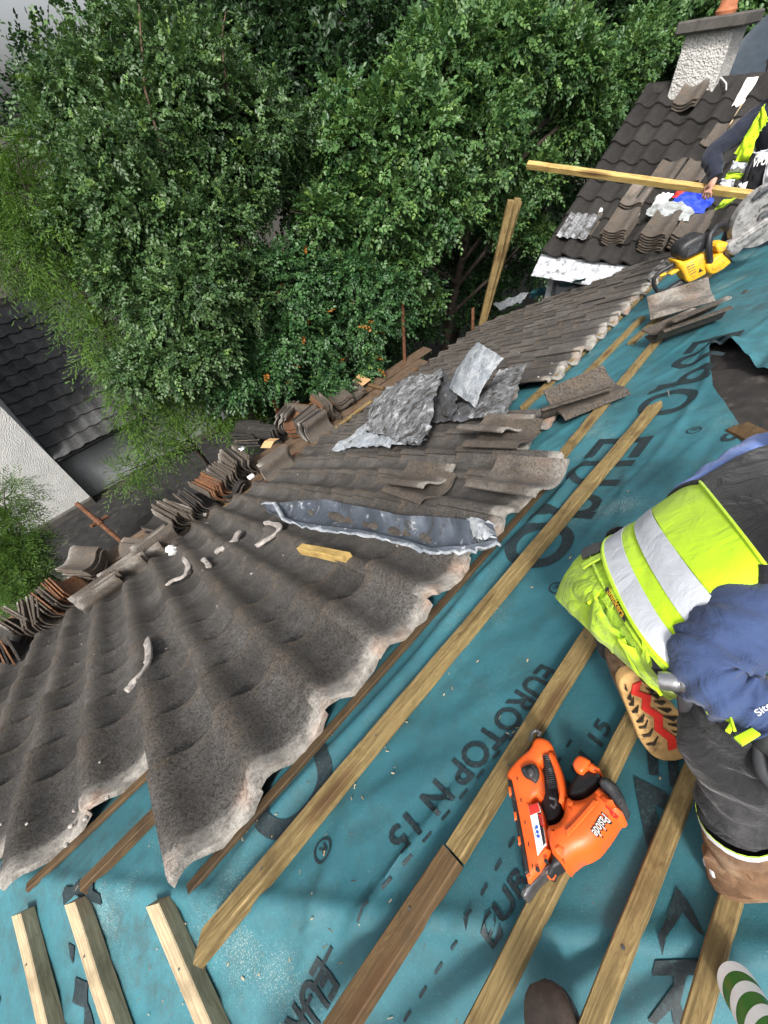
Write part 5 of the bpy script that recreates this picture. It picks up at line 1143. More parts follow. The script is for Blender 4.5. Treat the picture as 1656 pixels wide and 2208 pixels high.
def surf_patch(S, name, mat, parent, t0, t1, f0, f1, off, nt=20, nf=28, th=.004, wr=0.0, seed=0, sm=60):
    """f0,f1 may be functions of t"""
    G = []
    for i, t in enumerate(np.linspace(t0, t1, nt)):
        a = f0(t) if callable(f0) else f0; c = f1(t) if callable(f1) else f1
        G.append([S(t, ph, off + wr*float(fbm(t*9+seed, ph*2.2, seed, 3))) for ph in np.linspace(a, c, nf)])
    G = np.array(G); mid = G[nt//2, nf//2]; cen = S((t0+t1)/2, math.pi/2)*.0 + (S((t0+t1)/2, 0)+S((t0+t1)/2, math.pi))/2
    n_ = np.cross(G[nt//2+1 if nt > 2 else 1, nf//2]-mid, G[nt//2, nf//2+1]-mid)
    if n_ @ (mid-cen) < 0: G = G[:, ::-1]
    b = MB(); b.sheet(G, th); return b.build(name, M[mat], parent, smooth=sm)
def limb(name, pts, rad, mat, parent, n=18, wr=.006, seed=0, m=40, fold=0.0, ffreq=30, cap=True, up=None):
    """cloth tube along smooth path with wrinkles"""
    P = np.asarray(pts, float); k = len(P); s_ = np.linspace(0, k-1, m)
    Q = []; rr = []
    for x in s_:
        i = int(min(k-2, math.floor(x))); f = x-i; p0, p1, p2, p3 = P[max(i-1, 0)], P[i], P[i+1], P[min(i+2, k-1)]
        Q.append(.5*((2*p1)+(-p0+p2)*f+(2*p0-5*p1+4*p2-p3)*f*f+(-p0+3*p1-3*p2+p3)*f**3)); rr.append(rad[i]*(1-f)+rad[i+1]*f)
    b = MB(); b.tube(Q, rr, n, cap, up); V = b.v[0]; c = np.repeat(np.array(Q), n, 0); d = V[:m*n]-c; L = np.linalg.norm(d, axis=1)[:, None]+1e-9; an = np.tile(np.arange(n)/n*2*np.pi, m); sx_ = np.repeat(s_, n)
    h = wr*fbm(sx_*2.2+seed, np.sin(an)*2+np.cos(an)*1.3+seed, seed, 3) + fold*np.sin(sx_*ffreq/ (k-1) + 1.5*np.sin(an+seed))*(.5+.5*np.sin(an*1+seed*2))
    b.v[0] = np.vstack([V[:m*n]+d/L*h[:, None], V[m*n:]]); return b.build(name, M[mat], parent, smooth=80)
def boot(parent, heel, toe_dir, up, L=.285, W=.098, mat='leather', sole='grey_plastic', shaft=.12, tread=None, name='boot', lace=True):
    X = N3(toe_dir); Z = np.asarray(up, float); Z = N3(Z-X*(X @ Z)); Y = np.cross(Z, X); heel = np.asarray(heel, float)
    xs = np.linspace(0, 1, 25); b = MB(); V = []; n = 22
    def hw(x): return W/2*(.66+.34*np.clip((x-.15)/.5, 0, 1))*math.sqrt(max(1e-4, 1-((x-.5)/.5)**6))*(1 if x < .62 else 1+.03)
    def tp(x): return (.105 if x < .30 else .105-(.047*min(1, (x-.30)/.38)))*math.sqrt(max(.02, 1-max(0, (x-.72)/.28)**2.6))
    for x in xs:
        w_, h_ = hw(x), tp(x)
        for k in range(n):
            a = 2*math.pi*k/n; y = w_*math.copysign(abs(math.cos(a))**.8, math.cos(a)); z = h_*(.5+.5*math.copysign(abs(math.sin(a))**(.9 if math.sin(a) > 0 else .35), math.sin(a)))
            V.append(heel + X*(x*L) + Y*y + Z*(z+.018))
    m = len(xs); F = [(i*n+k, i*n+(k+1) % n, (i+1)*n+(k+1) % n, (i+1)*n+k) for i in range(m-1) for k in range(n)]; F = [tuple(reversed(f)) for f in F]
    F += [tuple(range(n)), tuple(reversed([(m-1)*n+k for k in range(n)]))]
    Fq = [tuple(reversed(f)) for f in F]
    b.add(V, Fq)
    o = b.build(name, M[mat], parent, smooth=60)
    def pout(k, s=1.0): 
        q = [(x*L, hw(x)*s) for x in np.linspace(.004, .996, 26)] + [(x*L, -hw(x)*s) for x in np.linspace(.996, .004, 26)]; return np.array(q)
    b = MB(); plate(b, pout(0, 1.06), heel+Z*.022, X, -Y, 0, .026, .005, 0); b.build('sole', M[sole], o if False else parent, smooth=40)
    if shaft > 0:
        b = MB(); c0 = heel+X*L*.17+Z*.06; b.tube([c0, c0+Z*.05, c0+Z*(shaft*.75)-X*.004, c0+Z*shaft-X*.006], [(.052, .045), (.050, .043), (.050, .043), (.054, .047)], 20, up=X); b.build('shaft', M[mat], parent, smooth=60)
    return X, Y, Z

# ---- the crouching worker
wk = thing('person', 'person crouching with back turned in a yellow high visibility vest, blue sleeves and brown boots', 'person', RP(.45, .3, 0))
A3 = lambda x, y, w: at(x, y, w)
secs = [(A3(1215, 1300, .22), A3(1262, 1352, .33), A3(1436, 1505, .22)),
        (A3(1232, 1240, .29), A3(1282, 1335, .40), A3(1452, 1500, .29)),
        (A3(1268, 1190, .34), A3(1318, 1312, .455), A3(1480, 1490, .37)),
        (A3(1338, 1158, .38), A3(1342, 1284, .475), A3(1500, 1435, .41)),
        (A3(1368, 1132, .40), A3(1392, 1266, .495), A3(1530, 1390, .43)),
        (A3(1392, 1117, .41), A3(1424, 1246, .505), A3(1555, 1362, .44)),
        (A3(1420, 1098, .42), A3(1466, 1192, .525), A3(1590, 1318, .46)),
        (A3(1505, 1040, .43), A3(1569, 1114, .555), A3(1660, 1240, .49)),
        (A3(1610, 985, .42), A3(1660, 1050, .575), A3(1730, 1180, .50)),
        (A3(1700, 960, .46), A3(1712, 1010, .56), A3(1750, 1090, .50))]
S = ring_surface(secs); T = lambda k: k/9.0
rig = Rig(); cen = lambda t: (S(t, 0)+S(t, math.pi))/2 + (S(t, -math.pi/2)-S(t, math.pi/2))*.05
pel = rig.p(cen(T(1.4)), .085); sp1 = rig.p(cen(T(3)), .085, pel); sp2 = rig.p(cen(T(5)), .09, sp1); chs = rig.p(cen(T(7)), .085, sp2); nk = rig.p(cen(T(8.6)), .052, chs)
axn = N3(cen(T(9))-cen(T(7))); hd0 = rig.p(cen(T(9))+axn*.07, .055, nk); hd1 = rig.p(cen(T(9))+axn*.15-EN*.01, .082, hd0); hd2 = rig.p(cen(T(9))+axn*.22-EN*.015, .070, hd1); chin = rig.p(cen(T(9))+axn*.10-EN*.085, .030, hd0); nose = rig.p(cen(T(9))+axn*.155-EN*.105, .014, hd1)
rsh, rel, rwr = A3(1650, 1275, .47), A3(1530, 1440, .465), A3(1650, 1545, .42)
lsh, lel, lwr = A3(1560, 1050, .45), A3(1700, 975, .30), A3(1790, 1010, .12)
lat = N3(A3(1480, 1490, .37)-A3(1268, 1190, .34))
for ear in (-1, 1): rig.p(cen(T(9))+axn*.13+lat*.082*ear, .012, hd1)
ri = rig.chain([rsh, rel, rwr], [.055, .043, .030], chs); rig.hand(rwr, A3(1690, 1600, .42)-rwr, EN+np.array([-.3, .2, 0]), ri, .45)
li = rig.chain([lsh, lel, lwr], [.055, .043, .030], chs); rig.hand(lwr, np.array([.3, .1, -.1]), EN, li, .35)
rhip, rkn, ran = A3(1500, 1440, .27), A3(1606, 1545, .385), at(1588, 1782, .165)
hL, tL = A3(1352, 1450, .275), A3(1470, 1640, .02); xl = N3(tL-hL); zl = (hL+tL)/2-CAM; zl = N3(zl-xl*(zl @ xl)); lan = hL+xl*.045+zl*.13
lhip, lkn = A3(1330, 1290, .26), A3(1570, 1290, .07)
r1 = rig.chain([rhip, rkn, ran], [.082, .058, .042], pel); rig.chain([ran+np.array([.09, .02, -.05])], [.03], r1)
l1 = rig.chain([lhip, lkn, lan], [.082, .058, .042], pel); rig.chain([lan+xl*.12-zl*.05], [.03], l1)
skin_mesh('body', rig.J, rig.E, 'skin', wk)
b = MB(); b.add(*lump(cen(T(9))+axn*.17+EN*.012, .098, 4, (1, 1, 1))); b.build('hair', M['hair'], wk, smooth=80)
# clothes
surf_patch(S, 'hoodie', 'navy', wk, T(2.9), T(9), 0, 2*math.pi, .002, 40, 40, .003, .004, 3)
surf_patch(S, 'trouser_seat', 'hivis_dirty', wk, T(0), T(3.05), 0, 2*math.pi, .004, 26, 40, .004, .006, 5)
surf_patch(S, 'vest', 'hivis', wk, T(2.95), T(6.1), -.55, math.pi+.5, .010, 40, 54, .004, .0028, 7)
pf0 = lambda t: -.55 + (t-T(6))/(T(7)-T(6))*(1.30); pf1 = lambda t: math.pi+.5-(t-T(6))/(T(7)-T(6))*1.32
surf_patch(S, 'vest_back_panel', 'hivis', wk, T(6.0), T(7.0), pf0, pf1, .012, 16, 30, .004, .001, 8)
surf_patch(S, 'reflective_strip', 'reflective', wk, T(3.02), T(3.95), -.5, math.pi+.45, .0145, 8, 44, .002, .001, 9)
surf_patch(S, 'reflective_strip', 'reflective', wk, T(4.95), T(5.98), -.5, math.pi+.45, .0145, 8, 44, .002, .001, 10)
surf_patch(S, 'vest_yoke', 'black_cloth', wk, T(7.0), T(8.6), .55, math.pi-.55, .012, 16, 30, .004, .002, 11)
def piping(f, t0, t1, r_, mat, name, n=24):
    b = MB(); b.tube([S(t, f(t), .012) for t in np.linspace(t0, t1, n)], r_, 8); b.build(name, M[mat], wk)
piping(pf0, T(6.0), T(7.0), .008, 'black_cloth', 'armhole_piping'); piping(pf1, T(6.0), T(7.0), .008, 'black_cloth', 'armhole_piping')
b = MB(); b.tube([S(T(7.0), ph, .014) for ph in np.linspace(.75, math.pi-.8, 30)], .0035, 6); b.build('panel_seam', M['hivis'], wk)
b = MB(); b.tube([S(T(2.95), ph, .012) for ph in np.linspace(-.4, math.pi+.4, 40)], .0045, 6); b.build('hem', M['hivis'], wk)
b = MB(); b.tube([S(T(2.35), ph, .008) for ph in np.linspace(-.2, math.pi+.2, 40)], .0030, 6); b.build('waistband_seam', M['hivis_dirty'], wk)
surf_patch(S, 'waist_patch', 'black_cloth', wk, T(2.05), T(2.85), 2.30, 2.70, .014, 6, 8, .002)
surf_patch(S, 'waist_patch', 'black_cloth', wk, T(1.95), T(2.6), .22, .95, .016, 6, 14, .002)
for ph in (1.05, 1.62, 2.2): surf_patch(S, 'belt_loop', 'hivis_dirty', wk, T(1.9), T(2.95), ph-.05, ph+.05, .013, 6, 4, .004)
lab = surf_patch(S, 'brand_label', 'black_cloth', wk, T(2.35), T(2.62), 1.40, 1.72, .013, 4, 8, .001)
def surf_text(parent, s, t, f0_, f1_, cap, off, mat, name):
    a = S(t, f0_, off); c = S(t, f1_, off); X = N3(c-a); up = N3(S(t+.02, (f0_+f1_)/2)-S(t, (f0_+f1_)/2)); Z = np.cross(X, up)
    V, F = text2d(s, .015, .15); k = np.linalg.norm(c-a)/V[:, 0].max(); b = MB(); b.add(a+V[:, :1]*k*X+V[:, 1:]*cap*up, F); return b.build(name, M[mat], parent)
surf_text(wk, 'Snickers', T(2.42), 1.68, 1.44, .012, .0155, 'yellow', 'label_text')
# holster pockets hanging from the belt
def cloth_sheet(name, corners, mat, parent, seed, bulge=.02, th=.006, nu=22, nv=22, crum=.0025):
    a, b_, c, d = [np.asarray(k, float) for k in corners]; s_ = np.linspace(0, 1, nu)[:, None, None]; t_ = np.linspace(0, 1, nv)[None, :, None]
    G = a*(1-s_)*(1-t_)+b_*s_*(1-t_)+c*s_*t_+d*(1-s_)*t_; n_ = N3(np.cross(b_-a, d-a)); n_ = n_ if n_ @ (CAM-a) > 0 else -n_
    U, W_ = np.meshgrid(np.linspace(0, 1, nu), np.linspace(0, 1, nv), indexing='ij'); h = bulge*np.sin(math.pi*U)**.7*np.sin(math.pi*W_)**.6 + crum*fbm(U*4+seed, W_*4, seed, 3); G = G + h[..., None]*n_
    if np.cross(G[1, 0]-G[0, 0], G[0, 1]-G[0, 0]) @ n_ < 0: G = G[:, ::-1]
    b = MB(); b.sheet(G, th); return b.build(name, M[mat], parent, smooth=70)
cloth_sheet('holster_pocket', (A3(1240, 1222, .36), A3(1306, 1262, .46), A3(1268, 1300, .45), A3(1232, 1290, .33)), 'hivis_dirty', wk, 3, .022)
cloth_sheet('holster_pocket', (A3(1278, 1288, .47), A3(1330, 1368, .45), A3(1322, 1408, .34), A3(1270, 1352, .36)), 'hivis_dirty', wk, 6, .022)
cloth_sheet('holster_pocket', (A3(1228, 1260, .33), A3(1262, 1302, .42), A3(1274, 1352, .30), A3(1236, 1318, .24)), 'hivis_dirty', wk, 8, .03)
cloth_sheet('holster_pocket', (A3(1332, 1382, .46), A3(1472, 1440, .42), A3(1462, 1500, .34), A3(1395, 1475, .36)), 'hivis_dirty', wk, 9, .015)
cloth_sheet('pocket_edge', (A3(1328, 1372, .44), A3(1345, 1378, .45), A3(1425, 1500, .34), A3(1402, 1478, .32)), 'hivis', wk, 12, .012)
limb('tool_strap', [A3(1352, 1148, .36), A3(1335, 1142, .38), A3(1318, 1150, .36), A3(1310, 1168, .34)], [.010]*4, 'black_cloth', wk, 10, .001)
# sleeves
limb('sleeve', [rsh+axn*.06, rsh, A3(1600, 1345, .480), A3(1550, 1405, .475), A3(1530, 1446, .465), A3(1562, 1490, .45), A3(1610, 1516, .435), A3(1642, 1538, .422)], [.066, .068, .062, .058, .055, .051, .047, .043], 'navy', wk, 32, .008, 3, 110, .0028, 80)
limb('sleeve', [A3(1480, 1078, .44), A3(1560, 1032, .435), A3(1640, 985, .40), A3(1720, 950, .34)], [.035, .052, .056, .052], 'navy_skylit', wk, 20, .006, 5, 40, .003, 30)
rg = Rig(); q = rg.chain([rwr-N3(rwr-rel)*.02, rwr], [.034, .032], None) if False else rg.p(rwr-N3(rwr-rel)*.03, .036); q = rg.p(rwr, .034, q); rg.hand(rwr, A3(1690, 1600, .42)-rwr, EN+np.array([-.3, .2, 0]), q, .45, fat=1.22); skin_mesh('glove', rg.J, rg.E, 'grey_plastic', wk)
gx = N3(A3(1672, 1530, .475)-A3(1630, 1560, .475)); gy = np.cross(EN, gx); V, F = text2d('Site', .02, .2); b = MB(); b.add(A3(1636, 1545, .474)+V[:, :1]*.012*gx+V[:, 1:]*.008*gy, F); b.build('glove_print', M['white_paint'], wk)
# legs
hpr_ = at(1532, 1908, .024) + N3(at(1700, 1850, .024)-at(1532, 1908, .024))*.062
limb('trouser_leg', [rhip+N3(rhip-rkn)*.02, rhip, (rhip+rkn)/2+EN*.01, rkn, rkn*.75+ran*.25+np.array([-.01, .02, 0]), rkn*.45+ran*.55, rkn*.18+ran*.82, ran+EN*.015], [.066, .068, .066, .066, .064, .059, .053, .050], 'work_trouser', wk, 28, .009, 7, 80, .004, 50)
limb('trouser_leg', [lhip, (lhip+lkn)/2, lkn+EN*.03, (lkn+lan)/2+EN*.01, lan], [.090, .085, .075, .066, .058], 'work_trouser', wk, 22, .008, 9, 60)
limb('trouser_cuff', [ran+EN*.028, ran+EN*.006], [.0525, .0530], 'reflective', wk, 24, .001, 3, 8, cap=False)
limb('trouser_cuff', [ran+EN*.034, ran+EN*.029], [.0530, .0535], 'hivis', wk, 24, .001, 3, 6, cap=False)
limb('boot_lining', [ran+EN*.012, ran-EN*.02, hpr_+EN*.13], [.047, .047, .046], 'black_cloth', wk, 20, .003, 4, 12)
hpr = at(1532, 1908, .024); tdr = N3(at(1700, 1850, .024)-hpr); Xr, Yr, Zr = boot(wk, hpr, tdr, EN, .285, .112, 'leather', 'leather', 0)
limb('boot_shaft', [hpr+Xr*.060+EN*.055, hpr+Xr*.062+EN*.10, hpr+Xr*.062+EN*.150], [.050, .046, .046], 'leather', wk, 22, .004, 3, 14)
limb('boot_collar', [hpr+Xr*.040+Yr*.040+EN*.128, hpr+Xr*.105+Yr*.012+EN*.135, hpr+Xr*.105-Yr*.012+EN*.135, hpr+Xr*.040-Yr*.040+EN*.128], [.007]*4, 'leather', wk, 8, .001, 3, 20)
for k in range(4): limb('lace', [hpr+Xr*(.120+.022*k)+Yr*.030+EN*(.108-.010*k), hpr+Xr*(.124+.022*k)+EN*(.117-.010*k), hpr+Xr*(.128+.022*k)-Yr*.030+EN*(.108-.010*k)], [.0030]*3, 'dark_navy', wk, 6, .0005, k, 8)
limb('toe_seam', [hpr+Xr*.19+Yr*.050+EN*.035, hpr+Xr*.200+Yr*.025+EN*.072, hpr+Xr*.203+EN*.080, hpr+Xr*.200-Yr*.025+EN*.072, hpr+Xr*.19-Yr*.050+EN*.035], [.0035]*5, 'leather', wk, 6, .0003, 2, 20)
b = MB(); b.box((.006, 0, .072), (.008, .022, .026), np.eye(3), bev=.002); b.v[0] = hpr + b.v[0][:, :1]*Xr + b.v[0][:, 1:2]*Yr + b.v[0][:, 2:]*EN; b.build('heel_tab', M['reflective'], wk)
# left boot with its sole turned to the camera
Xb, Yb, Zb = boot(wk, hL, xl, zl, .262, .100, 'leather', 'sole', 0)
def tread(parent, base):
    hw_ = lambda x: .100/2*(.66+.34*min(1, max(0, (x-.15)/.5)))*math.sqrt(max(1e-4, 1-((x-.5)/.5)**6))
    O = hL - Zb*.0065
    # red shank down the middle
    b = MB(); cl = [(.10, .002), (.18, -.004), (.26, .004), (.36, -.002), (.48, .003), (.60, -.002), (.74, .002), (.84, .0)]; P = [(x*.262, y-(.013 if i % 2 else .005)) for i, (x, y) in enumerate(cl)] + [(x*.262, y+(.005 if i % 2 else .014)) for i, (x, y) in reversed(list(enumerate(cl)))]
    plate(b, np.array(P), O, Xb, -Yb, .0, .0035, .001, 0); b.build('red_shank', M['red'], parent)
    r_ = np.random.default_rng(4); b = MB()
    for i in range(11):
        x = .06+.085*i
        for sd in (-1, 1):
            if r_.random() < .12: continue
            h = hw_(x)*.94; y0, y1 = .016*sd, h*sd; dx = .018+.010*r_.random(); tk = .0028+.002*r_.random(); k = r_.normal(0, .003)
            P = [(x*.262+k, y0), (x*.262+dx*.6+k, (y0+y1)/2), (x*.262+dx*.5+k, y1), (x*.262+dx*.5+tk+k, y1), (x*.262+dx*.6+tk*1.6+k, (y0+y1)/2), (x*.262+tk*.6+k, y0)]
            plate(b, np.array(P), O, Xb, -Yb, .0, .0028, .0004, 0)
    o = b.build('tread_grooves', M['tread'], parent); o['kind'] = 'stuff'
tread(wk, None)
for (x, y, w, sx_, sy_, rot, mt) in ((1540, 1530, .44, .024, .004, .6, 'hivis'), (1562, 1545, .445, .007, .016, .2, 'hivis'), (1578, 1556, .450, .026, .004, -.5, 'hivis'), (1574, 1570, .448, .014, .006, .2, 'hivis'), (1612, 1588, .445, .030, .013, .6, 'hivis'), (1588, 1592, .44, .006, .010, .2, 'grey_plastic')):
    c = A3(x, y, w); X = np.array([math.cos(rot), -math.sin(rot), 0]); X = N3(X-EN*(X @ EN)); Y = np.cross(EN, X); b = MB(); plate(b, np.array([(-sx_/2, -sy_/2), (sx_/2, -sy_/2*.6), (sx_/2*.9, sy_/2), (-sx_/2, sy_/2*.8)]), c, X, Y, -.003, .003, .001, 0); b.build('knee_tab', M[mt], wk)
b = MB()
for k in range(11):
    p = A3(1652-k*2.2, 1660+k*15, .36-.018*k); b.box(p, (.007, .007, .004), bev=.0015)
o = b.build('side_stitching', M['white_paint'], wk)
# hammer in its loop
hm = thing('hammer', 'steel headed hammer hanging below the crouching worker belt', 'hammer', A3(1450, 1470, .44))
h0, h1 = A3(1421, 1466, .455), A3(1482, 1474, .455); hx = N3(h1-h0)
b = MB(); b.lathe([(0, 0), (.014, 0), (.015, .003), (.015, .026), (.013, .028), (.015, .031), (.015, .065), (0, .068)], h0, hx, 24); b.build('head', M['steel'], hm)
b = MB(); b.lathe([(0, 0), (.005, 0), (.005, .002), (0, .002)], h0+hx*.040+N3(CAM-h0)*.0148, N3(CAM-h0), 10); b.build('rivet', M['white_paint'], hm)
b = MB(); g0 = A3(1481, 1484, .44); g1 = A3(1483, 1540, .36); b.tube([g0, g0+(g1-g0)*.5, g1], [(.010, .013), (.011, .014), (.011, .013)], 14, sq=.7); b.build('grip', M['grey_plastic'], hm)

# ---- the roofer at the far corner, holding a long batten
rf = thing('person', 'person at the far corner in a dark jacket and open yellow vest holding a batten', 'person', RP(5.8, 1.25, 0))
XF = lambda x, y, X: onax(x, y, 0, X)
rig = Rig(); pelp = XF(1700, 415, 5.95); chp = XF(1690, 250, 5.85); nkp = XF(1685, 195, 5.75)
pel = rig.p(pelp, .12); s1 = rig.p((pelp+chp)/2, .12, pel); ch_ = rig.p(chp, .125, s1); nk = rig.p(nkp, .06, ch_); h0_ = rig.p(nkp+np.array([-.06, .02, .10]), .07, nk); h1_ = rig.p(nkp+np.array([-.09, .03, .20]), .095, h0_); rig.p(nkp+np.array([-.17, .04, .13]), .035, h0_); rig.p(nkp+np.array([-.19, .05, .19]), .014, h1_)
sh, el, wr_ = XF(1632, 255, 5.75), XF(1538, 332, 5.50), XF(1541, 388, 5.36)
a_ = rig.chain([sh, el, wr_], [.06, .048, .033], ch_)
bt0, bt1 = XF(1137, 361, 5.10), XF(1622, 428, 5.50); bd = N3(bt1-bt0); hp_ = XF(1545, 412, 5.36)
rig.hand(wr_, np.array([-.10, .12, -1.0]), np.array([-1, .15, .1]), a_, .60, 1.10)
sh2, el2, wr2 = XF(1740, 250, 5.95), XF(1745, 340, 5.85), XF(1690, 440, 5.6); a2 = rig.chain([sh2, el2, wr2], [.06, .048, .033], ch_); rig.hand(wr2, np.array([-.2, .3, -1.0]), np.array([-1, .2, .1]), a2, .5)
f1, f2 = RP(5.75, 1.42, .09), RP(5.95, .95, .09); k1, k2 = XF(1598, 480, 5.62), XF(1690, 500, 5.75)
q = rig.chain([pelp+np.array([-.02, .10, -.05]), k1, f1], [.10, .07, .05], pel); rig.p(f1+np.array([-.12, .06, -.05]), .035, q)
q = rig.chain([pelp+np.array([-.02, -.10, -.05]), k2, f2], [.10, .07, .05], pel); rig.p(f2+np.array([-.12, .02, -.04]), .035, q)
skin_mesh('body', rig.J, rig.E, 'skin', rf)
b = MB(); b.add(*lump(nkp+np.array([-.07, .03, .235]), .105, 4, (1, .9, .85))); b.build('hair', M['hair'], rf, smooth=80)
limb('sleeve', [sh+np.array([.03, -.08, .05]), sh, (sh+el)/2, el, (el+wr_)/2, wr_+np.array([0, 0, .01])], [.085, .088, .082, .074, .066, .054], 'dark_navy', rf, 24, .010, 3, 70, .006, 60)
limb('sleeve', [sh2, el2, wr2], [.08, .07, .05], 'black_cloth', rf, 18, .008, 4, 40)
limb('jacket', [pelp+np.array([0, 0, -.04]), (pelp+chp)/2, chp, chp+np.array([0, 0, .10]), nkp], [.17, .185, .19, .15, .07], 'dark_navy', rf, 28, .012, 5, 50)
limb('trouser_leg', [pelp+np.array([-.02, .10, .02]), k1, f1+EN*.02], [.13, .105, .085], 'black_cloth', rf, 22, .012, 6, 50)
limb('trouser_leg', [pelp+np.array([-.02, -.10, .02]), k2, f2+EN*.02], [.13, .105, .085], 'black_cloth', rf, 22, .012, 7, 50)
boot(rf, f1-EN*.09+np.array([.06, -.02, 0]), np.array([-.8, .5*CT, -.5*ST]), EN, .29, .11, 'boot_dark', 'black_plastic', .12)
boot(rf, f2-EN*.09+np.array([.06, -.02, 0]), np.array([-.8, .3*CT, -.3*ST]), EN, .29, .11, 'boot_dark', 'black_plastic', .12)
vq = lambda x, y, X=5.52: XF(x, y, X)
def vpiece(name, pts, mat, X=5.52, th=.012, seed=1, bul=.03): return cloth_sheet(name, [vq(x, y, X) for x, y in pts], mat, rf, seed, bul, th, 14, 10, .02)
vpiece('vest_front', [(1636, 244), (1634, 288), (1612, 352), (1585, 330)], 'hivis', 5.56, seed=2)
vpiece('vest_shoulder', [(1637, 242), (1648, 225), (1655, 262), (1634, 290)], 'hivis', 5.60, seed=3)
vpiece('vest_front', [(1604, 296), (1632, 292), (1618, 350), (1586, 348)], 'hivis', 5.54, seed=4)
vpiece('vest_strip', [(1580, 348), (1616, 352), (1606, 372), (1572, 372)], 'reflective', 5.53, seed=5)
vpiece('vest_front', [(1568, 372), (1614, 374), (1606, 388), (1562, 386)], 'hivis_dirty', 5.53, seed=6)
vpiece('vest_strip', [(1556, 387), (1586, 386), (1578, 412), (1550, 406)], 'reflective', 5.50, seed=7)
vpiece('vest_strip', [(1592, 392), (1612, 392), (1604, 418), (1586, 416)], 'reflective', 5.51, seed=8)
vpiece('vest_edge', [(1622, 330), (1630, 332), (1596, 416), (1588, 412)], 'black_cloth', 5.49, seed=9, bul=.005)
vpiece('vest_strip', [(1625, 330), (1668, 318), (1662, 342), (1618, 350)], 'reflective', 5.56, seed=10)
vpiece('vest_panel', [(1618, 350), (1660, 344), (1640, 420), (1604, 420)], 'black_cloth', 5.56, seed=11)
vpiece('vest_strip', [(1652, 352), (1680, 348), (1668, 400), (1642, 410)], 'reflective', 5.52, seed=12)
vpiece('vest_hem', [(1560, 430), (1592, 426), (1560, 448), (1540, 452)], 'hivis_dirty', 5.45, seed=13)
a = vq(1622, 360, 5.50); c = vq(1656, 353, 5.50); X = N3(c-a); Y = N3(np.array([0, 0, 1.0])-X*X[2]); V, F = text2d('VPUI', .03, .2); b = MB(); b.add(a+V[:, :1]*(np.linalg.norm(c-a)/V[:, 0].max())*X+V[:, 1:]*.055*Y, F); b.build('jacket_print', M['white_paint'], rf)
batten(bt0, bt1, .055, .055, 'long yellow batten held out level by the roofer at the far corner', 'new_wood', n=np.array([-.5, 0, 1]), name='held_batten', seed=80)

# ---- toe of the photographer's boot
pb = thing('boot', 'scuffed brown boot toe at the bottom edge of the view', 'boot', at(1190, 2170, 0))
td = at(1185, 2110, .02)-at(1225, 2330, .02); td = N3(td); hp0 = at(1183, 2118, .0)-td*.27
boot(pb, hp0, td, EN, .27, .086, 'boot_dark', 'grey_plastic', .13, name='upper')

# ================================================================ trees and shrubs
def nrm(a): return a/(np.linalg.norm(a, axis=-1, keepdims=True)+1e-9)
def leaf_mesh(name, base, ax, nr, L, W, tint, mat, parent, fold=.22, shape=(.30, .68, .95, .72)):
    """one folded six-cornered leaf per row"""
    n = len(base); ax = nrm(ax); nr = nrm(nr - ax*np.sum(nr*ax, 1, keepdims=True)); sd = np.cross(ax, nr); L = L[:, None]; W = W[:, None]
    p1, p2, w1, w2 = shape; up = nr*W*fold
    V = np.stack([base, base+ax*L*p1+sd*W*.5*w1+up, base+ax*L*p2+sd*W*.5*w2+up*.7, base+ax*L - nr*L*.08, base+ax*L*p2-sd*W*.5*w2+up*.7, base+ax*L*p1-sd*W*.5*w1+up], 1).reshape(-1, 3).astype(np.float32)
    V -= np.array(parent.location, np.float32)
    q = np.arange(n, dtype=np.int32)[:, None]*6; lp = np.concatenate([q+0, q+1, q+2, q+3, q+0, q+3, q+4, q+5], 1).ravel()
    me = bpy.data.meshes.new(name); me.vertices.add(len(V)); me.vertices.foreach_set('co', V.ravel()); me.loops.add(len(lp)); me.loops.foreach_set('vertex_index', lp)
    me.polygons.add(2*n); me.polygons.foreach_set('loop_start', np.arange(0, 8*n, 4, dtype=np.int32)); me.polygons.foreach_set('loop_total', np.full(2*n, 4, np.int32))
    me.update(calc_edges=True)
    ca = me.color_attributes.new('tint', 'FLOAT_COLOR', 'POINT'); ca.data.foreach_set('color', np.repeat(tint.astype(np.float32), 6, 0).ravel())
    me.materials.append(M[mat]); return link(name, me, parent)
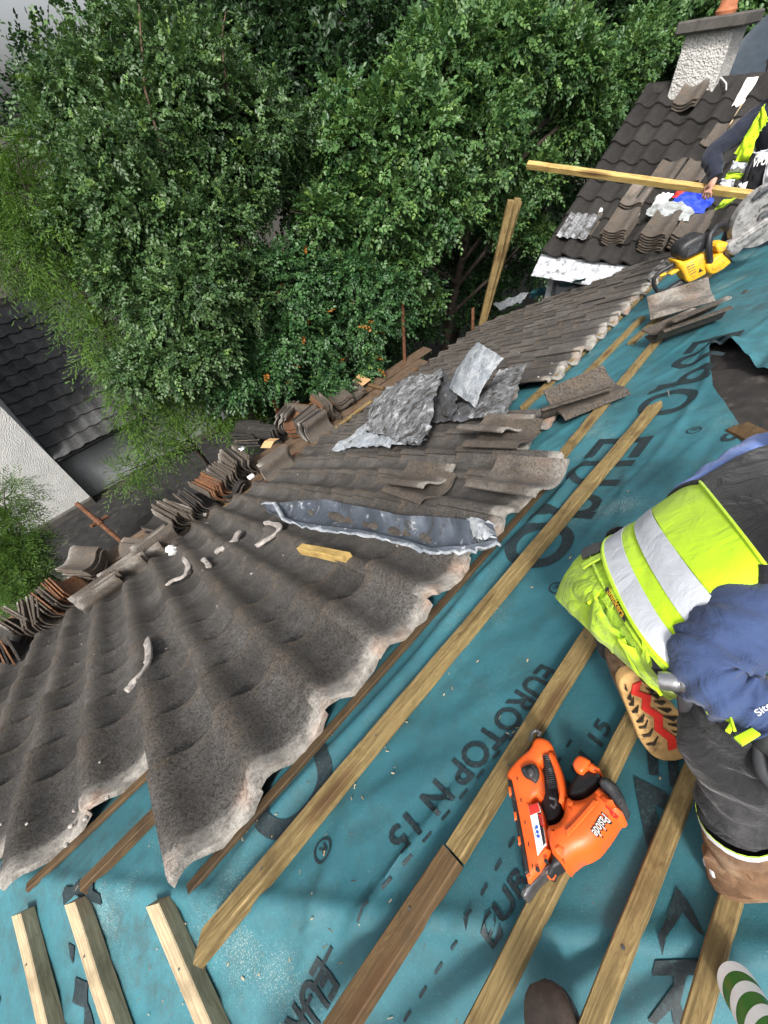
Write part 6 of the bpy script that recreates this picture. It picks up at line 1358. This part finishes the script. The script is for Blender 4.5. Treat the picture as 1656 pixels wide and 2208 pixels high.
def sprays(r, clusters, dens, k, Ls, leafL, leafW, droop=.25, spread=.9, young=.05, autumn=0.0, shell=.45, lump=.30, flat=.5):
    out = []
    for (c, R_) in clusters:
        n = int(dens*R_*R_); d = nrm(r.normal(0, 1, (n, 3))); seed = int(r.integers(1000))
        lum = 1 + lump*(fbm(d[:, 0]*2.3+seed, d[:, 1]*2.3+d[:, 2]*3.1, seed, 3))
        rad = R_*(shell+(1-shell)*r.random(n)**.6)*lum; sq = np.array([1, 1, .82])
        P = c + d*rad[:, None]*sq
        A = nrm(d*.75 + r.normal(0, .55, (n, 3)) + np.array([0, 0, .25-droop]))
        Nn = nrm(np.array([0, 0, 1.0]) + d*.55 + r.normal(0, .30, (n, 3))); Nn = nrm(Nn - A*np.sum(A*Nn, 1, keepdims=True)); B = np.cross(A, Nn)
        ln = Ls*(.6+.8*r.random(n)); shade = np.clip(.45+.22*r.normal(0, 1, n)+.18*(d[:, 2]), 0, 1)*0+np.clip(.45+.25*r.normal(0, 1, n), 0, 1); yg = (r.random(n) < young)*r.random(n); au = (r.random(n) < autumn)*.9
        for j in range(k):
            t = (j+.5)/k; s_ = 1 if j % 2 else -1
            if j == k-1: s_ = 0
            base = P + A*(ln*t)[:, None] - np.array([0, 0, 1.0])*(droop*ln*t*t*.6)[:, None]
            fan = spread*(1-.25*t); ax = nrm(A*(1-.35*fan)+B*(s_*fan) + r.normal(0, .14, (n, 3)) - np.array([0, 0, droop*.5]))
            nr_ = nrm(Nn + r.normal(0, .28, (n, 3)))
            tl = leafL*(.7+.6*r.random(n))*(1-.25*abs(t-.5)); col = np.column_stack([np.clip(shade+r.normal(0, .10, n), 0, 1), np.clip(yg*(.4+.6*t), 0, 1), au, np.ones(n)])
            out.append((base, ax, nr_, tl, leafW/leafL*tl*(.85+.3*r.random(n)), col))
    return [np.concatenate([o[i] for o in out]) for i in range(6)]
def fronds(r, clusters, dens, k, Ls, lw, droop=.45, young=.0):
    """flat feathery cypress sprays: a stem with forward pointing side shoots, each a row of slim scales"""
    out = []
    for (c, R_) in clusters:
        n = int(dens*R_*R_); d = nrm(r.normal(0, 1, (n, 3))); rad = R_*(.35+.65*r.random(n)**.6); P = c + d*rad[:, None]*np.array([1, 1, .9])
        A = nrm(d*.8 + r.normal(0, .35, (n, 3)) + np.array([-.05, -.25, -droop*.5])); Nn = nrm(np.array([0, 0, 1.0]) + r.normal(0, .45, (n, 3))); Nn = nrm(Nn-A*np.sum(A*Nn, 1, keepdims=True)); B = np.cross(A, Nn)
        ln = Ls*(.55+.7*r.random(n)); sh = np.clip(.45+.28*r.normal(0, 1, n), 0, 1)
        for j in range(k):
            t = (j+.5)/k; s_ = 1 if j % 2 else -1; dr = np.array([0, 0, -1.0])*(droop*ln*t*t*.8)[:, None]; base = P + A*(ln*t)[:, None] + dr
            sl = ln*.42*(1-t*.75)*(.7+.6*r.random(n)); ax = nrm(A*.72+B*(s_*.72)+r.normal(0, .10, (n, 3))-np.array([0, 0, droop*.35]))
            for q in range(3):
                b2 = base + ax*(sl*(.15+.27*q))[:, None]; a2 = nrm(ax + A*.25*(q == 2) + B*s_*(.35 if q == 0 else -.30 if q == 1 else 0) + r.normal(0, .10, (n, 3)))
                L_ = sl*(.50-.06*q); col = np.column_stack([np.clip(sh+.10*q+r.normal(0, .08, n), 0, 1), np.full(n, .0), np.zeros(n), np.ones(n)])
                out.append((b2, a2, nrm(Nn+r.normal(0, .25, (n, 3))), L_, lw*(.7+.6*r.random(n)), col))
    return [np.concatenate([o[i] for o in out]) for i in range(6)]
def tree(name, label, base, clusters, kind, cat='tree', group=None, seed=0, trunk=.09, mat='leaf_small', dens=1500, k=8, Ls=.24, lL=.062, lW=.042, droop=.25, young=.05, autumn=0.0, twigs=True, shell=.62, lump=.55, spread=.9, ax=1, extra=2):
    r = np.random.default_rng(seed+100); base = np.asarray(base, float); t = thing(name, label, cat, base, group)
    cl = []
    for (px_, py_, Y, R_) in clusters:
        c = onax(px_, py_, ax, Y); cl.append((c, R_))
        for _ in range(extra): cl.append((c + nrm(r.normal(0, 1, 3))*R_*np.array([.95, .8, .8]), R_*(.35+.25*r.random())))
    D = fronds(r, cl, dens, k, Ls, lW, droop) if kind == 'frond' else sprays(r, cl, dens, k, Ls, lL, lW, droop, spread, young, autumn, shell, lump)
    leaf_mesh('crown', *D, mat, t, shape=(.25, .6, .9, .6) if kind == 'frond' else (.30, .68, .95, .72))
    b = MB(); cen_ = np.mean([c for c, _ in cl], 0); top = np.array([cen_[0], cen_[1], cen_[2]+.35*(max(c[2] for c, _ in cl)-cen_[2])]); m = 12
    tp = [base + (np.array([top[0], top[1], top[2]])-base)*s_ + np.array([.08*math.sin(s_*5+seed), .08*math.cos(s_*4+seed), 0])*s_ for s_ in np.linspace(0, 1, m)]
    b.tube(tp, [trunk*(1-.8*s_) + .006 for s_ in np.linspace(0, 1, m)], 9)
    for c, R_ in cl[::(extra+1)]:
        s_ = np.clip((c[2]-base[2])/(top[2]-base[2])-.22, .12, .9); p = base + (top-base)*s_; mid = (p+c)/2 + np.array([0, 0, .12*R_]) + r.normal(0, .05, 3)
        b.tube([p, mid, c, c+(c-mid)*.35], [trunk*.38, trunk*.26, trunk*.14, .004], 6)
        for _ in range(5 if twigs else 0):
            d_ = nrm(r.normal(0, 1, 3)+np.array([0, 0, .3])); b.tube([c, c+d_*R_*.5+r.normal(0, .03, 3), c+d_*R_*1.0], [trunk*.11+.002, .005, .002], 5)
    b.build('trunk', M['bark'], t, smooth=60)
    return t
GT = 'trees standing behind the eaves'
tree('cypress_tree', 'feathery bright green cypress with sprays hanging over the neighbouring low roof', (1.6, 8.2, -5), [(28, 450, 8.6, .45), (22, 560, 8.3, .34), (60, 420, 8.0, .55), (110, 520, 7.6, .46), (175, 630, 7.3, .36), (228, 735, 7.0, .34), (292, 832, 6.8, .36), (325, 915, 6.6, .30), (340, 960, 6.5, .22), (300, 1005, 6.6, .16), (265, 1030, 6.7, .12), (150, 370, 8.6, .6), (410, 865, 6.5, .38), (480, 885, 6.3, .26), (520, 905, 6.2, .2)], 'frond', seed=1, mat='leaf_cypress', dens=900, k=11, Ls=.40, lW=.013, droop=.5, trunk=.055)
tree('hawthorn_tree', 'dense small leaved tree in the middle left, grey green with one tall bare shoot', (2.6, 7.0, -5), [(330, 340, 7.0, .70), (420, 480, 6.5, .62), (300, 480, 6.9, .55), (420, 640, 6.2, .52), (330, 655, 6.5, .42), (430, 765, 6.0, .38), (530, 400, 6.7, .45), (450, 240, 7.2, .75), (260, 250, 7.8, .75), (510, 640, 6.1, .42), (360, 760, 6.2, .38), (560, 290, 7.0, .6), (200, 470, 7.4, .5), (340, 130, 7.6, .6), (250, 590, 6.8, .38), (300, 800, 6.4, .28)], 'leaf', seed=2, mat='leaf_small', dens=3300, k=8, Ls=.17, lL=.050, lW=.037, young=.08)
tree('ivy_shrub', 'low ivy clad shrub with dark glossy leaves in the centre behind the boards', (4.2, 6.2, -5), [(560, 800, 5.9, .38), (650, 710, 5.8, .45), (705, 815, 5.6, .33), (780, 700, 5.6, .40), (620, 610, 6.0, .45), (815, 620, 5.6, .36), (500, 835, 6.0, .28), (740, 600, 5.8, .38), (580, 720, 6.0, .35), (860, 690, 5.5, .22), (800, 780, 5.4, .18)], 'leaf', cat='shrub', seed=3, mat='leaf_ivy', dens=3000, k=7, Ls=.17, lL=.054, lW=.042, droop=.45, young=.03, autumn=.012)
tree('beech_tree', 'tall broad leaved tree on the right with lighter round leaves beside the far roof', (7.6, 6.6, -5), [(880, 300, 5.9, .60), (950, 440, 5.6, .50), (1050, 290, 5.6, .58), (1150, 380, 5.5, .42), (1245, 255, 5.3, .50), (1330, 170, 5.2, .50), (1200, 130, 5.6, .62), (1080, 130, 6.0, .68), (950, 150, 6.2, .70), (820, 440, 5.9, .50), (1085, 470, 5.5, .30), (870, 560, 5.7, .40), (1390, 95, 5.3, .50), (780, 300, 6.3, .60), (1150, 500, 5.6, .28), (700, 470, 6.2, .34), (930, 640, 5.6, .16)], 'leaf', seed=4, mat='leaf_beech', dens=2300, k=8, Ls=.24, lL=.074, lW=.052, young=.12, droop=.22, trunk=.13)
GB2 = 'dark trees filling the background'
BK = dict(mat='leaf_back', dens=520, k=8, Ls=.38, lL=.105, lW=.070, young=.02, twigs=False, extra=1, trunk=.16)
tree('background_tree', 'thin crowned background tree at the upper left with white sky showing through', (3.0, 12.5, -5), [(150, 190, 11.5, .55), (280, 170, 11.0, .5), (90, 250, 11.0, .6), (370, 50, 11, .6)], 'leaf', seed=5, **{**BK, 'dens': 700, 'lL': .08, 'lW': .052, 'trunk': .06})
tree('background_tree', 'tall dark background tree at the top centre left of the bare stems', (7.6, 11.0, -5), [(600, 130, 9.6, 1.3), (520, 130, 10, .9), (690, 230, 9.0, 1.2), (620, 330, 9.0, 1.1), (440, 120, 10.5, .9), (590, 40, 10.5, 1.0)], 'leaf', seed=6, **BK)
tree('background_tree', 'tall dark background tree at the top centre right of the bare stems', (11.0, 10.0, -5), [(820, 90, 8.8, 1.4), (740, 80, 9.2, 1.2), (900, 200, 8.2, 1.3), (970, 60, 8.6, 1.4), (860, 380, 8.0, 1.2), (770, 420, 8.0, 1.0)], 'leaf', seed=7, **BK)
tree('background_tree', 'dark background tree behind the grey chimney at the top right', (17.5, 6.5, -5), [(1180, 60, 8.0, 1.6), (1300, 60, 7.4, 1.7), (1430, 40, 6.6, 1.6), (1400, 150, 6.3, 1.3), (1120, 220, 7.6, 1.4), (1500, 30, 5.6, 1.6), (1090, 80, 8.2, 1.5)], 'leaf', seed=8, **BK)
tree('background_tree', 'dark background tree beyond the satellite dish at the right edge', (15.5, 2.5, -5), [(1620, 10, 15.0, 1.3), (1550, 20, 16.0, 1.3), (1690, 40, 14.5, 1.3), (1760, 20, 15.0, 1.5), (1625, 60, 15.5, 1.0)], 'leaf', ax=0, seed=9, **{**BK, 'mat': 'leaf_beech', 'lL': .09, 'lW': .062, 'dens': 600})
tree('laurel_shrub', 'deep shaded evergreen shrub behind the leaning bundle of posts', (10.2, 8.0, -5), [(960, 620, 7.4, .9), (1080, 560, 7.0, .9), (1010, 470, 7.2, .9), (1180, 460, 6.6, .8), (880, 680, 7.2, .7), (1120, 420, 7.0, .9), (1250, 380, 6.4, .8), (1050, 680, 6.8, .6), (1320, 260, 6.2, .8), (1170, 560, 6.2, .5)], 'leaf', cat='shrub', seed=10, **{**BK, 'mat': 'leaf_ivy', 'lL': .11, 'lW': .07, 'dens': 420})
tree('laurel_shrub', 'deep shaded evergreen shrub in the dark hollow left of the boards', (5.5, 8.6, -5), [(640, 760, 7.6, .8), (760, 800, 7.2, .7), (520, 780, 7.8, .8), (450, 700, 8.0, .7), (700, 620, 7.6, .8), (820, 700, 7.0, .7), (600, 860, 7.2, .5), (660, 590, 8, .7), (800, 560, 7.4, .7), (380, 560, 8.5, .8), (380, 800, 7.6, .5), (700, 870, 6.6, .4)], 'leaf', cat='shrub', seed=11, **{**BK, 'mat': 'leaf_ivy', 'lL': .11, 'lW': .07, 'dens': 420})
tree('juniper_bush', 'shaggy bright green conifer bush at the left edge in front of the white wall', (-1.75, 7.4, -5), [(10, 1075, 7.7, .34), (25, 1150, 7.3, .38), (35, 1225, 7.0, .36), (15, 1290, 6.8, .34), (-40, 1180, 7.3, .5)], 'frond', cat='bush', seed=12, mat='leaf_cypress', dens=1500, k=11, Ls=.30, lW=.011, droop=.2, trunk=.05)
# bare stems among the leaves
for pts, lab in (([(497, 225, 6.6), (484, 150, 6.7), (478, 80, 6.8), (488, 20, 6.9)], 'pale bare forked stem at the top centre of the foliage'), ([(372, 375, 6.6), (340, 290, 6.7), (312, 190, 6.8), (303, 60, 6.9), (300, 10, 7.0)], 'dark upright shoot rising through the small leaved tree')):
    b = MB(); P = [onax(x, y, 1, Y) for x, y, Y in pts]; b.tube(P, list(np.linspace(.022, .006, len(P))), 8); 
    if 'pale' in lab: b.tube([P[0], onax(470, 150, 1, 6.7), onax(460, 120, 1, 6.75)], [.012, .008, .004], 6)
    tag(b.build('bare_stem', M['twig'], smooth=60), lab, 'stem')
